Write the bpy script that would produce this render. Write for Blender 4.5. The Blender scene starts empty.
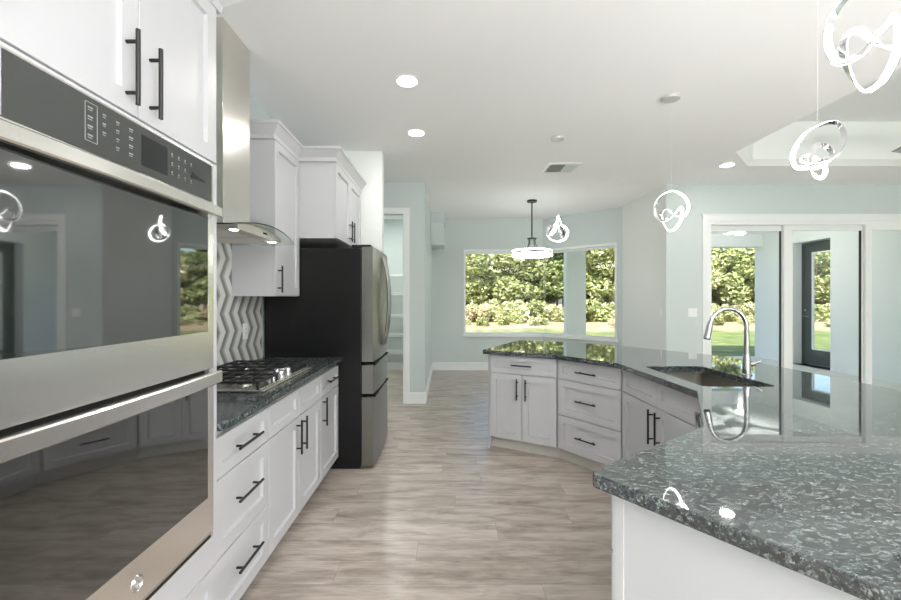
import bpy, bmesh, math, random
from mathutils import Vector, Matrix
PI = math.pi
S = bpy.context.scene
C = S.collection

# ------------------------------------------------------------------ camera, sky, sun, large lights, exposure
cam_d = bpy.data.cameras.new('camera')
cam = bpy.data.objects.new('camera', cam_d); C.objects.link(cam)
cam.location = (0, 0, 1.40); cam.rotation_euler = (PI / 2, 0, 0)
cam_d.sensor_width = 36.0; cam_d.lens = 415.0 / 901.0 * 36.0
cam_d.shift_x = 3.5 / 901.0; cam_d.shift_y = -1.0 / 901.0
cam_d.clip_start = 0.02; cam_d.clip_end = 400
S.camera = cam
S.view_settings.view_transform = 'Standard'
try: S.view_settings.look = 'None'
except Exception: pass
S.view_settings.gamma = 1.0; S.view_settings.use_curve_mapping = False
S.view_settings.exposure = 0.5
S.cycles.use_denoising = True
S.cycles.max_bounces = 10; S.cycles.diffuse_bounces = 6; S.cycles.glossy_bounces = 5
S.cycles.transparent_max_bounces = 16; S.cycles.transmission_bounces = 6
S.cycles.sample_clamp_indirect = 6.0

w = bpy.data.worlds.new('sky'); S.world = w; w.use_nodes = True
nt = w.node_tree; bg = nt.nodes['Background']
sky = nt.nodes.new('ShaderNodeTexSky'); sky.sky_type = 'NISHITA'
sky.sun_disc = False; sky.sun_elevation = math.radians(48); sky.sun_rotation = math.radians(200)
sky.air_density = 1.0; sky.dust_density = 2.5; sky.ozone_density = 1.0
nt.links.new(sky.outputs[0], bg.inputs[0]); bg.inputs[1].default_value = 0.30

sun_d = bpy.data.lights.new('sun', 'SUN'); sun_d.energy = 6.5; sun_d.angle = math.radians(1.0)
sun_d.color = (1.0, 0.95, 0.86)
sun = bpy.data.objects.new('sun', sun_d); C.objects.link(sun)
sun.rotation_euler = (math.radians(42), 0, math.radians(-28))

def area(name, loc, rot, sx, sy, power, color=(1, 1, 1)):
    d = bpy.data.lights.new(name, 'AREA'); d.shape = 'RECTANGLE'; d.size = sx; d.size_y = sy
    d.energy = power; d.color = color
    o = bpy.data.objects.new(name, d); C.objects.link(o); o.location = loc; o.rotation_euler = rot
    return o
# unseen fill lights, added to brighten the room by bounce off the ceiling
area('fill_light_behind_camera', (2.9, -2.3, 0.15), (PI, 0, 0), 2.4, 1.4, 290, (0.94, 0.945, 1.0))
area('bounce_fill_kitchen', (1.3, -1.2, 2.35), (PI, 0, 0), 1.8, 1.8, 90, (0.94, 0.945, 1.0))
area('bounce_fill_great_room', (5.2, -1.2, 0.25), (PI, 0, 0), 3.2, 2.6, 40, (0.94, 0.945, 1.0))

# ------------------------------------------------------------------ materials
def lin(c):
    def f(v):
        v /= 255.0
        return v / 12.92 if v <= 0.04045 else ((v + 0.055) / 1.055) ** 2.4
    return (f(c[0]), f(c[1]), f(c[2]), 1.0)

def mat(name, col, rough=0.5, metal=0.0, spec=0.5, bump=0.0, bscale=40.0, var=0.0, vscale=6.0, emit=0.0, ior=None, stretch=None):
    m = bpy.data.materials.new(name); m.use_nodes = True
    n = m.node_tree.nodes; L = m.node_tree.links; p = n['Principled BSDF']
    p.inputs['Base Color'].default_value = lin(col); p.inputs['Roughness'].default_value = rough
    p.inputs['Metallic'].default_value = metal; p.inputs['Specular IOR Level'].default_value = spec
    if ior: p.inputs['IOR'].default_value = ior
    if emit:
        p.inputs['Emission Color'].default_value = lin(col); p.inputs['Emission Strength'].default_value = emit
    if bump or var:
        tc = n.new('ShaderNodeTexCoord'); mp = n.new('ShaderNodeMapping')
        L.new(tc.outputs['Object'], mp.inputs[0])
        if stretch: mp.inputs['Scale'].default_value = stretch
        if bump:
            nz = n.new('ShaderNodeTexNoise'); nz.inputs['Scale'].default_value = bscale; nz.inputs['Detail'].default_value = 3
            L.new(mp.outputs[0], nz.inputs['Vector'])
            b = n.new('ShaderNodeBump'); b.inputs['Strength'].default_value = bump; b.inputs['Distance'].default_value = 0.01
            L.new(nz.outputs['Fac'], b.inputs['Height']); L.new(b.outputs[0], p.inputs['Normal'])
        if var:
            nz = n.new('ShaderNodeTexNoise'); nz.inputs['Scale'].default_value = vscale; nz.inputs['Detail'].default_value = 4
            L.new(mp.outputs[0], nz.inputs['Vector'])
            r = n.new('ShaderNodeValToRGB'); c = lin(col)
            r.color_ramp.elements[0].position = 0.3; r.color_ramp.elements[1].position = 0.7
            r.color_ramp.elements[0].color = (c[0] * (1 - var), c[1] * (1 - var), c[2] * (1 - var), 1)
            r.color_ramp.elements[1].color = (min(1, c[0] * (1 + var)), min(1, c[1] * (1 + var)), min(1, c[2] * (1 + var)), 1)
            L.new(nz.outputs['Fac'], r.inputs[0]); L.new(r.outputs[0], p.inputs['Base Color'])
    return m

def node_mat(name):
    m = bpy.data.materials.new(name); m.use_nodes = True
    return m, m.node_tree.nodes, m.node_tree.links, m.node_tree.nodes['Principled BSDF']

def ramp(n, pts):
    r = n.new('ShaderNodeValToRGB'); e = r.color_ramp.elements
    e[0].position = pts[0][0]; e[0].color = pts[0][1]
    e[1].position = pts[-1][0]; e[1].color = pts[-1][1]
    for p, c in pts[1:-1]:
        k = e.new(p); k.color = c
    return r

def granite_mat(nm='granite', ior=1.85, coat=0.25, rough=0.03):
    m, n, L, p = node_mat(nm)
    tc = n.new('ShaderNodeTexCoord'); mp = n.new('ShaderNodeMapping')
    mp.inputs['Rotation'].default_value = (0, 0, 0.5); mp.inputs['Scale'].default_value = (1.0, 2.2, 1.6)
    L.new(tc.outputs['Object'], mp.inputs[0])
    v = n.new('ShaderNodeTexVoronoi'); v.inputs['Scale'].default_value = 64; v.inputs['Randomness'].default_value = 1
    L.new(mp.outputs[0], v.inputs['Vector'])
    v2 = n.new('ShaderNodeTexVoronoi'); v2.inputs['Scale'].default_value = 165; L.new(mp.outputs[0], v2.inputs['Vector'])
    mv = n.new('ShaderNodeMix'); mv.data_type = 'RGBA'; mv.inputs[0].default_value = 0.5
    L.new(v.outputs['Color'], mv.inputs[6]); L.new(v2.outputs['Color'], mv.inputs[7])
    sep = n.new('ShaderNodeSeparateColor'); L.new(mv.outputs[2], sep.inputs[0])
    r1 = ramp(n, [(0.12, lin((28, 34, 37))), (0.40, lin((50, 58, 60))), (0.62, lin((76, 84, 85))), (0.78, lin((112, 120, 119))), (0.92, lin((146, 152, 149)))])
    L.new(sep.outputs[0], r1.inputs[0])
    nz = n.new('ShaderNodeTexNoise'); nz.inputs['Scale'].default_value = 110; nz.inputs['Detail'].default_value = 4
    L.new(tc.outputs['Object'], nz.inputs['Vector'])
    r2 = ramp(n, [(0.35, (0.55, 0.55, 0.55, 1)), (0.65, (1.15, 1.15, 1.15, 1))])
    L.new(nz.outputs['Fac'], r2.inputs[0])
    mx = n.new('ShaderNodeMix'); mx.data_type = 'RGBA'; mx.blend_type = 'MULTIPLY'; mx.inputs[0].default_value = 1
    L.new(r1.outputs[0], mx.inputs[6]); L.new(r2.outputs[0], mx.inputs[7])
    L.new(mx.outputs[2], p.inputs['Base Color'])
    p.inputs['Roughness'].default_value = rough; p.inputs['IOR'].default_value = ior; p.inputs['Coat Weight'].default_value = coat; p.inputs['Coat IOR'].default_value = 1.6; p.inputs['Coat Roughness'].default_value = 0.02
    return m

def floor_mat():
    m, n, L, p = node_mat('oak_plank_floor')
    tc = n.new('ShaderNodeTexCoord')
    br = n.new('ShaderNodeTexBrick'); br.offset = 0.0
    br.inputs['Color1'].default_value = (0, 0, 0, 1); br.inputs['Color2'].default_value = (1, 1, 1, 1); br.inputs['Mortar'].default_value = (0.5, 0.5, 0.5, 1)
    br.inputs['Scale'].default_value = 1; br.inputs['Mortar Size'].default_value = 0.0012; br.inputs['Mortar Smooth'].default_value = 0.2
    br.inputs['Brick Width'].default_value = 1.5; br.inputs['Row Height'].default_value = 0.185
    sp = n.new('ShaderNodeSeparateXYZ'); L.new(tc.outputs['Object'], sp.inputs[0])
    dv = n.new('ShaderNodeMath'); dv.operation = 'DIVIDE'; dv.inputs[1].default_value = 0.185; L.new(sp.outputs['Y'], dv.inputs[0])
    fl = n.new('ShaderNodeMath'); fl.operation = 'FLOOR'; L.new(dv.outputs[0], fl.inputs[0])
    wn_ = n.new('ShaderNodeTexWhiteNoise'); wn_.noise_dimensions = '1D'; L.new(fl.outputs[0], wn_.inputs['W'])
    sh = n.new('ShaderNodeMath'); sh.operation = 'MULTIPLY_ADD'; sh.inputs[1].default_value = 1.5; L.new(wn_.outputs['Value'], sh.inputs[0]); L.new(sp.outputs['X'], sh.inputs[2])
    cb = n.new('ShaderNodeCombineXYZ'); L.new(sh.outputs[0], cb.inputs[0]); L.new(sp.outputs['Y'], cb.inputs[1])
    L.new(cb.outputs[0], br.inputs['Vector'])
    # grain stretched along the planks, shifted from plank to plank
    add = n.new('ShaderNodeVectorMath'); add.operation = 'MULTIPLY_ADD'
    L.new(br.outputs['Color'], add.inputs[0]); add.inputs[1].default_value = (7.0, 3.0, 5.0); L.new(tc.outputs['Object'], add.inputs[2])
    mp = n.new('ShaderNodeMapping'); mp.inputs['Scale'].default_value = (2.0, 8.0, 1)
    L.new(add.outputs[0], mp.inputs[0])
    n1 = n.new('ShaderNodeTexNoise'); n1.inputs['Scale'].default_value = 1.6; n1.inputs['Detail'].default_value = 7; n1.inputs['Roughness'].default_value = 0.62; n1.inputs['Distortion'].default_value = 0.35
    L.new(mp.outputs[0], n1.inputs['Vector'])
    mp2 = n.new('ShaderNodeMapping'); mp2.inputs['Scale'].default_value = (5.0, 60.0, 1)
    L.new(add.outputs[0], mp2.inputs[0])
    n2 = n.new('ShaderNodeTexNoise'); n2.inputs['Scale'].default_value = 1.5; n2.inputs['Detail'].default_value = 3
    L.new(mp2.outputs[0], n2.inputs['Vector'])
    r1 = ramp(n, [(0.25, lin((128, 116, 105))), (0.42, lin((166, 154, 142))), (0.55, lin((188, 177, 166))), (0.75, lin((204, 195, 185)))])
    L.new(n1.outputs['Fac'], r1.inputs[0])
    r2 = ramp(n, [(0.3, (0.86, 0.86, 0.86, 1)), (0.7, (1.06, 1.06, 1.06, 1))])
    L.new(n2.outputs['Fac'], r2.inputs[0])
    mx = n.new('ShaderNodeMix'); mx.data_type = 'RGBA'; mx.blend_type = 'MULTIPLY'; mx.inputs[0].default_value = 1
    L.new(r1.outputs[0], mx.inputs[6]); L.new(r2.outputs[0], mx.inputs[7])
    r3 = ramp(n, [(0.0, (0.9, 0.89, 0.88, 1)), (1.0, (1.08, 1.08, 1.08, 1))])
    L.new(br.outputs['Color'], r3.inputs[0])
    mx2 = n.new('ShaderNodeMix'); mx2.data_type = 'RGBA'; mx2.blend_type = 'MULTIPLY'; mx2.inputs[0].default_value = 1
    L.new(mx.outputs[2], mx2.inputs[6]); L.new(r3.outputs[0], mx2.inputs[7])
    # seams
    mx3 = n.new('ShaderNodeMix'); mx3.data_type = 'RGBA'
    mu = n.new('ShaderNodeMath'); mu.operation = 'MULTIPLY'; mu.inputs[1].default_value = 0.55
    L.new(br.outputs['Fac'], mu.inputs[0]); L.new(mu.outputs[0], mx3.inputs[0])
    L.new(mx2.outputs[2], mx3.inputs[6]); mx3.inputs[7].default_value = lin((105, 88, 74))
    L.new(mx3.outputs[2], p.inputs['Base Color'])
    b = n.new('ShaderNodeBump'); b.inputs['Strength'].default_value = 0.12; b.inputs['Distance'].default_value = 0.004
    L.new(n2.outputs['Fac'], b.inputs['Height']); L.new(b.outputs[0], p.inputs['Normal'])
    p.inputs['Roughness'].default_value = 0.32
    return m

def tile_mat():
    # zigzag mosaic: interlocking white and grey slanted strips, running vertically; object x = along wall, z = up
    m, n, L, p = node_mat('zigzag_mosaic')
    tc = n.new('ShaderNodeTexCoord'); sp = n.new('ShaderNodeSeparateXYZ'); L.new(tc.outputs['Object'], sp.inputs[0])
    def mth(op, a, b=None):
        q = n.new('ShaderNodeMath'); q.operation = op
        for i, v in enumerate((a, b)):
            if v is None: continue
            if isinstance(v, (int, float)): q.inputs[i].default_value = v
            else: L.new(v, q.inputs[i])
        return q.outputs[0]
    pp = mth('PINGPONG', sp.outputs['Z'], 0.125)                 # 0..0.105
    zz = mth('MULTIPLY', pp, 0.62)
    u = mth('ADD', sp.outputs['X'], zz)
    fr = mth('FRACT', mth('DIVIDE', u, 0.118))
    rr = ramp(n, [(0.0, lin((222, 222, 218))), (0.48, lin((138, 137, 134))), (0.82, lin((178, 177, 173)))])
    rr.color_ramp.interpolation = 'CONSTANT'
    L.new(fr, rr.inputs[0])
    # grout lines between strips and at the fold
    e1 = mth('ABSOLUTE', mth('SUBTRACT', fr, 0.5)); g1 = mth('LESS_THAN', e1, 0.02)
    e2 = mth('LESS_THAN', fr, 0.03); g = mth('MAXIMUM', g1, e2)
    mx = n.new('ShaderNodeMix'); mx.data_type = 'RGBA'; L.new(g, mx.inputs[0])
    L.new(rr.outputs[0], mx.inputs[6]); mx.inputs[7].default_value = lin((205, 205, 200))
    L.new(mx.outputs[2], p.inputs['Base Color']); p.inputs['Roughness'].default_value = 0.25
    return m

def glass_mat():
    m = bpy.data.materials.new('window_glass'); m.use_nodes = True
    n = m.node_tree.nodes; L = m.node_tree.links; n.clear()
    o = n.new('ShaderNodeOutputMaterial'); mix = n.new('ShaderNodeMixShader')
    t = n.new('ShaderNodeBsdfTransparent'); t.inputs[0].default_value = (0.97, 0.985, 0.975, 1)
    g = n.new('ShaderNodeBsdfGlossy'); g.inputs['Roughness'].default_value = 0.0
    f = n.new('ShaderNodeFresnel'); f.inputs[0].default_value = 1.2
    L.new(f.outputs[0], mix.inputs[0]); L.new(t.outputs[0], mix.inputs[1]); L.new(g.outputs[0], mix.inputs[2])
    L.new(mix.outputs[0], o.inputs[0])
    return m

def leaf_mat(name, a, b, c):
    m, n, L, p = node_mat(name)
    gi = n.new('ShaderNodeNewGeometry')
    r = ramp(n, [(0.0, lin(a)), (0.55, lin(b)), (1.0, lin(c))])
    L.new(gi.outputs['Random Per Island'], r.inputs[0]); L.new(r.outputs[0], p.inputs['Base Color'])
    p.inputs['Roughness'].default_value = 0.6
    return m

def ground_mat():
    m, n, L, p = node_mat('lawn_and_sand')
    tc = n.new('ShaderNodeTexCoord'); sp = n.new('ShaderNodeSeparateXYZ'); L.new(tc.outputs['Object'], sp.inputs[0])
    nz = n.new('ShaderNodeTexNoise'); nz.inputs['Scale'].default_value = 1.8; nz.inputs['Detail'].default_value = 8; L.new(tc.outputs['Object'], nz.inputs['Vector'])
    g = ramp(n, [(0.3, lin((82, 100, 50))), (0.55, lin((116, 130, 74))), (0.75, lin((158, 156, 104)))]); L.new(nz.outputs['Fac'], g.inputs[0])
    s = ramp(n, [(0.3, lin((134, 118, 86))), (0.7, lin((196, 180, 150)))]); L.new(nz.outputs['Fac'], s.inputs[0])
    nb = n.new('ShaderNodeTexNoise'); nb.inputs['Scale'].default_value = 0.35; nb.inputs['Detail'].default_value = 6; L.new(tc.outputs['Object'], nb.inputs['Vector'])
    ma = n.new('ShaderNodeMath'); ma.operation = 'MULTIPLY_ADD'; ma.inputs[1].default_value = 9.0; L.new(nb.outputs['Fac'], ma.inputs[0]); L.new(sp.outputs['Y'], ma.inputs[2])
    mr = n.new('ShaderNodeMapRange'); mr.inputs[1].default_value = 23.5; mr.inputs[2].default_value = 26.0; L.new(ma.outputs[0], mr.inputs[0])
    mx = n.new('ShaderNodeMix'); mx.data_type = 'RGBA'; L.new(mr.outputs[0], mx.inputs[0]); L.new(g.outputs[0], mx.inputs[6]); L.new(s.outputs[0], mx.inputs[7])
    L.new(mx.outputs[2], p.inputs['Base Color']); p.inputs['Roughness'].default_value = 0.9
    return m

def brushed(name, col, rough, stretch):
    m = mat(name, col, rough, 1.0, bump=0.04, bscale=60, stretch=stretch)
    return m

M = {}
M['wall'] = mat('pale_aqua_wall', (201, 210, 208), 0.6, bump=0.03, bscale=180)
M['white_wall'] = mat('white_wall', (238, 240, 238), 0.6, bump=0.03, bscale=180)
M['ceil'] = mat('white_ceiling', (247, 247, 246), 0.7, bump=0.05, bscale=120)
M['tray'] = mat('tray_paint', (229, 232, 230), 0.7, bump=0.03, bscale=120)
M['trim'] = mat('white_trim', (236, 238, 237), 0.35)
M['cab'] = mat('white_cabinet_paint', (194, 194, 196), 0.32)
M['toe'] = mat('toe_kick_paint', (206, 202, 195), 0.5)
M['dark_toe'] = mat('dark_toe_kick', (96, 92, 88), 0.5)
M['gap'] = mat('shadow_gap_black', (12, 12, 12), 0.7)
M['black'] = mat('black_metal', (24, 24, 25), 0.35, 0.0, 0.5)
M['iron'] = mat('cast_iron', (30, 30, 31), 0.5, 0.0, 0.5, bump=0.1, bscale=200)
M['steel'] = brushed('brushed_steel', (220, 217, 210), 0.26, (1, 30, 1))
M['steel_warm'] = brushed('oven_steel', (244, 241, 237), 0.24, (1, 30, 1))
M['fridge_steel'] = brushed('dark_fridge_steel', (142, 141, 137), 0.3, (1, 1, 30))
M['satin'] = mat('satin_canopy', (205, 205, 203), 0.4, 0.3)
M['basin'] = brushed('basin_steel', (150, 146, 138), 0.3, (1, 1, 20))
M['hood_steel'] = brushed('hood_steel', (214, 209, 200), 0.4, (1, 30, 1))
M['chrome'] = mat('chrome', (222, 222, 222), 0.08, 1.0)
M['nickel'] = mat('brushed_nickel', (190, 190, 188), 0.18, 1.0)
M['fridge_side'] = mat('black_fridge_side', (14, 14, 15), 0.34, 0.0, 0.4, bump=0.03, bscale=300)
M['oven_glass'] = mat('dark_oven_glass', (22, 24, 23), 0.03, 0, 0.5, ior=2.8)
M['panel_glass'] = mat('control_glass', (62, 64, 62), 0.08, 0, 0.5, ior=1.7)
M['display'] = mat('display_dark', (34, 36, 36), 0.05)
M['print'] = mat('printed_marks', (150, 153, 150), 0.4)
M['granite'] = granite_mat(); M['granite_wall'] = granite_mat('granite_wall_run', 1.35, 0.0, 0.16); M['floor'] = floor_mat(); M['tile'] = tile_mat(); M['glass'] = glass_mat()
M['led'] = mat('led_white', (255, 255, 252), 0.4, emit=10.0)
M['led_ring'] = mat('led_ring_white', (255, 254, 250), 0.4, emit=15.0)
M['fan_lamp'] = mat('fan_lamp_white', (255, 254, 250), 0.4, emit=2.5)
M['lens'] = mat('downlight_lens', (255, 252, 244), 0.4, emit=14.0)
M['plate'] = mat('white_plastic', (238, 240, 239), 0.3)
M['vent_dark'] = mat('vent_shadow', (120, 122, 120), 0.6)
M['door_dark'] = mat('dark_green_grey_door', (58, 68, 66), 0.4)
M['lanai_wall'] = mat('lanai_white_stucco', (226, 229, 228), 0.8, bump=0.1, bscale=90)
M['lanai_floor'] = mat('lanai_concrete', (214, 212, 204), 0.6, var=0.05, vscale=5)
M['bark'] = mat('bark', (92, 76, 60), 0.9, bump=0.5, bscale=20)
M['ground'] = ground_mat()
M['leaf_a'] = leaf_mat('leaf_mid', (100, 116, 62), (150, 160, 98), (216, 216, 170))
M['leaf_b'] = leaf_mat('leaf_dark', (80, 98, 54), (126, 140, 84), (190, 196, 144))
M['leaf_c'] = leaf_mat('leaf_pale', (136, 146, 94), (182, 184, 132), (232, 230, 196))
M['straw'] = leaf_mat('dry_grass', (150, 140, 104), (186, 174, 138), (222, 212, 182))

# ------------------------------------------------------------------ mesh helpers
class MB:
    def __init__(s): s.bm = bmesh.new()
    def _merge(s, t, mx=None):
        if mx is not None: bmesh.ops.transform(t, matrix=mx, verts=t.verts)
        me = bpy.data.meshes.new('tmp'); t.to_mesh(me); t.free(); s.bm.from_mesh(me); bpy.data.meshes.remove(me)
        return s
    def box(s, x0, x1, y0, y1, z0, z1, bev=0.0, rot=None):
        t = bmesh.new(); bmesh.ops.create_cube(t, size=1.0)
        sx, sy, sz = x1 - x0, y1 - y0, z1 - z0
        bmesh.ops.scale(t, vec=(sx, sy, sz), verts=t.verts)
        if bev: bmesh.ops.bevel(t, geom=t.edges[:], offset=bev, segments=2, affect='EDGES', profile=0.6)
        mx = Matrix.Translation(((x0 + x1) / 2, (y0 + y1) / 2, (z0 + z1) / 2))
        if rot is not None: mx = mx @ rot
        return s._merge(t, mx)
    def cyl(s, p0, p1, r0, r1=None, seg=16):
        p0 = Vector(p0); p1 = Vector(p1); r1 = r0 if r1 is None else r1
        t = bmesh.new(); d = p1 - p0
        bmesh.ops.create_cone(t, cap_ends=True, segments=seg, radius1=r0, radius2=r1, depth=d.length)
        q = d.to_track_quat('Z', 'Y').to_matrix().to_4x4()
        return s._merge(t, Matrix.Translation((p0 + p1) / 2) @ q)
    def tube(s, pts, r, seg=10, closed=False):
        pts = [Vector(p) for p in pts]; n = len(pts); rr = r if isinstance(r, (list, tuple)) else [r] * n
        t = bmesh.new(); rings = []; up = None
        for i, p in enumerate(pts):
            a = pts[i - 1] if (i > 0 or closed) else pts[i]; b = pts[(i + 1) % n] if (i < n - 1 or closed) else pts[i]
            d = (b - a).normalized()
            if up is None:
                up = Vector((0, 0, 1)) if abs(d.z) < 0.9 else Vector((1, 0, 0))
            u = (up - d * up.dot(d)).normalized(); up = u; v = d.cross(u)
            rings.append([t.verts.new(p + (u * math.cos(2 * PI * k / seg) + v * math.sin(2 * PI * k / seg)) * rr[i]) for k in range(seg)])
        m_ = n if closed else n - 1
        for i in range(m_):
            A = rings[i]; B = rings[(i + 1) % n]
            for k in range(seg): t.faces.new((A[k], A[(k + 1) % seg], B[(k + 1) % seg], B[k]))
        if not closed:
            t.faces.new(list(reversed(rings[0]))); t.faces.new(rings[-1])
        bmesh.ops.recalc_face_normals(t, faces=t.faces)
        return s._merge(t)
    def lathe(s, prof, c=(0, 0, 0), seg=32):
        t = bmesh.new(); rings = []
        for r, z in prof:
            rings.append([t.verts.new((c[0] + max(r, 1e-4) * math.cos(2 * PI * k / seg), c[1] + max(r, 1e-4) * math.sin(2 * PI * k / seg), c[2] + z)) for k in range(seg)])
        for A, B in zip(rings, rings[1:]):
            for k in range(seg): t.faces.new((A[k], A[(k + 1) % seg], B[(k + 1) % seg], B[k]))
        t.faces.new(rings[0]); t.faces.new(rings[-1])
        bmesh.ops.recalc_face_normals(t, faces=t.faces)
        return s._merge(t)
    def quads(s, vs, fs):
        t = bmesh.new(); V = [t.verts.new(v) for v in vs]
        for f in fs: t.faces.new([V[i] for i in f])
        bmesh.ops.recalc_face_normals(t, faces=t.faces)
        return s._merge(t)
    def prism(s, poly, z0, z1):
        n = len(poly)
        vs = [(p[0], p[1], z0) for p in poly] + [(p[0], p[1], z1) for p in poly]
        fs = [tuple(range(n - 1, -1, -1)), tuple(range(n, 2 * n))] + [(i, (i + 1) % n, n + (i + 1) % n, n + i) for i in range(n)]
        return s.quads(vs, fs)
    def shaker(s, x0, x1, z0, z1, yf, th=0.02, rail=0.058, rec=0.014):
        ch = 0.0015
        def R(a, b, c, d, y): return [(a, y, c), (b, y, c), (b, y, d), (a, y, d)]
        r = min(rail, (z1 - z0) * 0.3, (x1 - x0) * 0.3)
        vs = R(x0, x1, z0, z1, yf + th) + R(x0, x1, z0, z1, yf + ch) + R(x0 + ch, x1 - ch, z0 + ch, z1 - ch, yf) \
            + R(x0 + r, x1 - r, z0 + r, z1 - r, yf) + R(x0 + r + 0.003, x1 - r - 0.003, z0 + r + 0.003, z1 - r - 0.003, yf + rec)
        fs = [(3, 2, 1, 0)]
        for lv in range(4):
            for k in range(4):
                a = lv * 4 + k; b = lv * 4 + (k + 1) % 4
                fs.append((a, b, b + 4, a + 4))
        fs.append((16, 17, 18, 19))
        return s.quads(vs, fs)
    def sweep(s, path, prof, closed=False):
        # path: xy points, prof: closed loop of (out, z); 'out' is to the right of the travel direction
        P = [Vector((p[0], p[1])) for p in path]; n = len(P); offs = []
        for i in range(n):
            ds = []
            if i > 0 or closed: ds.append((P[i] - P[i - 1]).normalized())
            if i < n - 1 or closed: ds.append((P[(i + 1) % n] - P[i]).normalized())
            ns = [Vector((d.y, -d.x)) for d in ds]
            if len(ns) == 2:
                b = (ns[0] + ns[1]).normalized(); offs.append(b / max(0.2, b.dot(ns[0])))
            else: offs.append(ns[0])
        m_ = len(prof); vs = []
        for i in range(n):
            for o, z in prof: vs.append((P[i].x + offs[i].x * o, P[i].y + offs[i].y * o, z))
        fs = []
        for i in range(n if closed else n - 1):
            j = (i + 1) % n
            for k in range(m_): fs.append((i * m_ + k, i * m_ + (k + 1) % m_, j * m_ + (k + 1) % m_, j * m_ + k))
        if not closed: fs += [tuple(range(m_)), tuple(range((n - 1) * m_ + m_ - 1, (n - 1) * m_ - 1, -1))]
        return s.quads(vs, fs)
    def build(s, name, m, parent=None, smooth=False):
        me = bpy.data.meshes.new(name); s.bm.to_mesh(me); s.bm.free()
        me.materials.append(m)
        if smooth:
            for p in me.polygons: p.use_smooth = True
            try: me.set_sharp_from_angle(angle=math.radians(38))
            except Exception: pass
        o = bpy.data.objects.new(name, me); C.objects.link(o)
        if parent is not None: o.parent = parent
        return o

def tag(o, label, cat, group=None):
    o['label'] = label; o['category'] = cat
    if group: o['group'] = group
    return o
def thing(name, label, cat, loc=(0, 0, 0), rz=0.0, group=None):
    o = bpy.data.objects.new(name, None); o.empty_display_size = 0.1; C.objects.link(o)
    o.location = loc; o.rotation_euler = (0, 0, rz)
    return tag(o, label, cat, group)
def struct(o): o['kind'] = 'structure'; return o
def struct_root(name, loc=(0, 0, 0), rz=0.0):
    o = bpy.data.objects.new(name, None); C.objects.link(o); o.location = loc; o.rotation_euler = (0, 0, rz)
    return struct(o)

def flat_poly(name, loops, z0, z1, m, bev=0.0, parent=None):
    """slab from a 2D outline with holes (curve fill, turned into a mesh)"""
    cu = bpy.data.curves.new(name, 'CURVE'); cu.dimensions = '2D'; cu.fill_mode = 'BOTH'
    cu.extrude = (z1 - z0) / 2 - bev; cu.bevel_depth = bev; cu.bevel_resolution = 1
    if bev: cu.offset = -bev
    for lp in loops:
        sp = cu.splines.new('POLY'); sp.points.add(len(lp) - 1); sp.use_cyclic_u = True
        for q, p in zip(sp.points, lp): q.co = (p[0], p[1], 0, 1)
    t = bpy.data.objects.new('tmp', cu); C.objects.link(t)
    dg = bpy.context.evaluated_depsgraph_get(); dg.update()
    me = bpy.data.meshes.new_from_object(t.evaluated_get(dg)); bpy.data.objects.remove(t); bpy.data.curves.remove(cu)
    me.transform(Matrix.Translation((0, 0, (z0 + z1) / 2))); me.name = name
    me.materials.clear(); me.materials.append(m)
    for p in me.polygons: p.use_smooth = False
    o = bpy.data.objects.new(name, me); C.objects.link(o)
    if parent is not None: o.parent = parent
    return o

def wall_seg(mb, p0, p1, t, z0, z1, openings=()):
    """wall from p0 to p1 (room on the right of travel, thickness to the left), openings (s0,s1,za,zb)"""
    p0 = Vector(p0); p1 = Vector(p1); d = (p1 - p0); Ln = d.length; d.normalize(); nl = Vector((-d.y, d.x))
    def pc(s0, s1, a, b):
        if s1 - s0 < 1e-4 or b - a < 1e-4: return
        q = [p0 + d * s0, p0 + d * s1, p0 + d * s1 + nl * t, p0 + d * s0 + nl * t]
        mb.prism([(v.x, v.y) for v in q], a, b)
    s = 0.0
    for (a, b, za, zb) in sorted(openings):
        pc(s, a, z0, z1); pc(a, b, z0, za); pc(a, b, zb, z1); s = b
    pc(s, Ln, z0, z1)

H = 2.97
XL = -1.516            # left wall plane
ZB = 8.175             # back wall plane
YS = 5.68              # sliding door wall plane
# ------------------------------------------------------------------ setting
mb = MB(); mb.box(-3.2, 9.2, -3.4, YS + 0.02, -0.1, 0); mb.box(-3.2, 3.1, YS + 0.02, ZB + 0.1, -0.1, 0)
struct(mb.build('floor', M['floor']))

tray = [(3.55, 4.9), (3.08, 4.43), (3.08, -1.4), (3.55, -1.87), (7.6, -1.87), (8.07, -1.4), (8.07, 4.43), (7.6, 4.9)]
outer = [(-3.2, -3.4), (9.2, -3.4), (9.2, YS + 0.15), (3.15, YS + 0.15), (3.15, 7.25), (1.95, 8.4), (-3.2, 8.4)]
struct(flat_poly('ceiling', [outer, tray], H, H + 0.06, M['ceil']))
mb = MB()
mb.sweep(tray, [(-0.06, H + 0.06), (0.0, H + 0.0), (0.0, H + 0.62), (-0.06, H + 0.62)], True)
mb.box(2.9, 8.3, -2.1, 5.1, H + 0.50, H + 0.60)
struct(mb.build('ceiling_tray', M['tray']))
mb = MB()
mb.sweep(tray, [(0.0, H + 0.0), (0.03, H + 0.005), (0.035, H + 0.06), (0.10, H + 0.10), (0.10, H + 0.15), (0.0, H + 0.15)], True)
mb.sweep(tray, [(0.0, H + 0.34), (0.02, H + 0.34), (0.03, H + 0.38), (0.12, H + 0.46), (0.13, H + 0.5), (0.0, H + 0.5)], True)
struct(mb.build('trim_1', M['trim']))
mb = MB(); mb.box(-3.6, 9.6, -3.9, 10.6, H + 0.7, H + 0.9)  # unseen slab over the house, added to block sun and sky
struct(mb.build('roof_sun_block', M['white_wall']))

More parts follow.
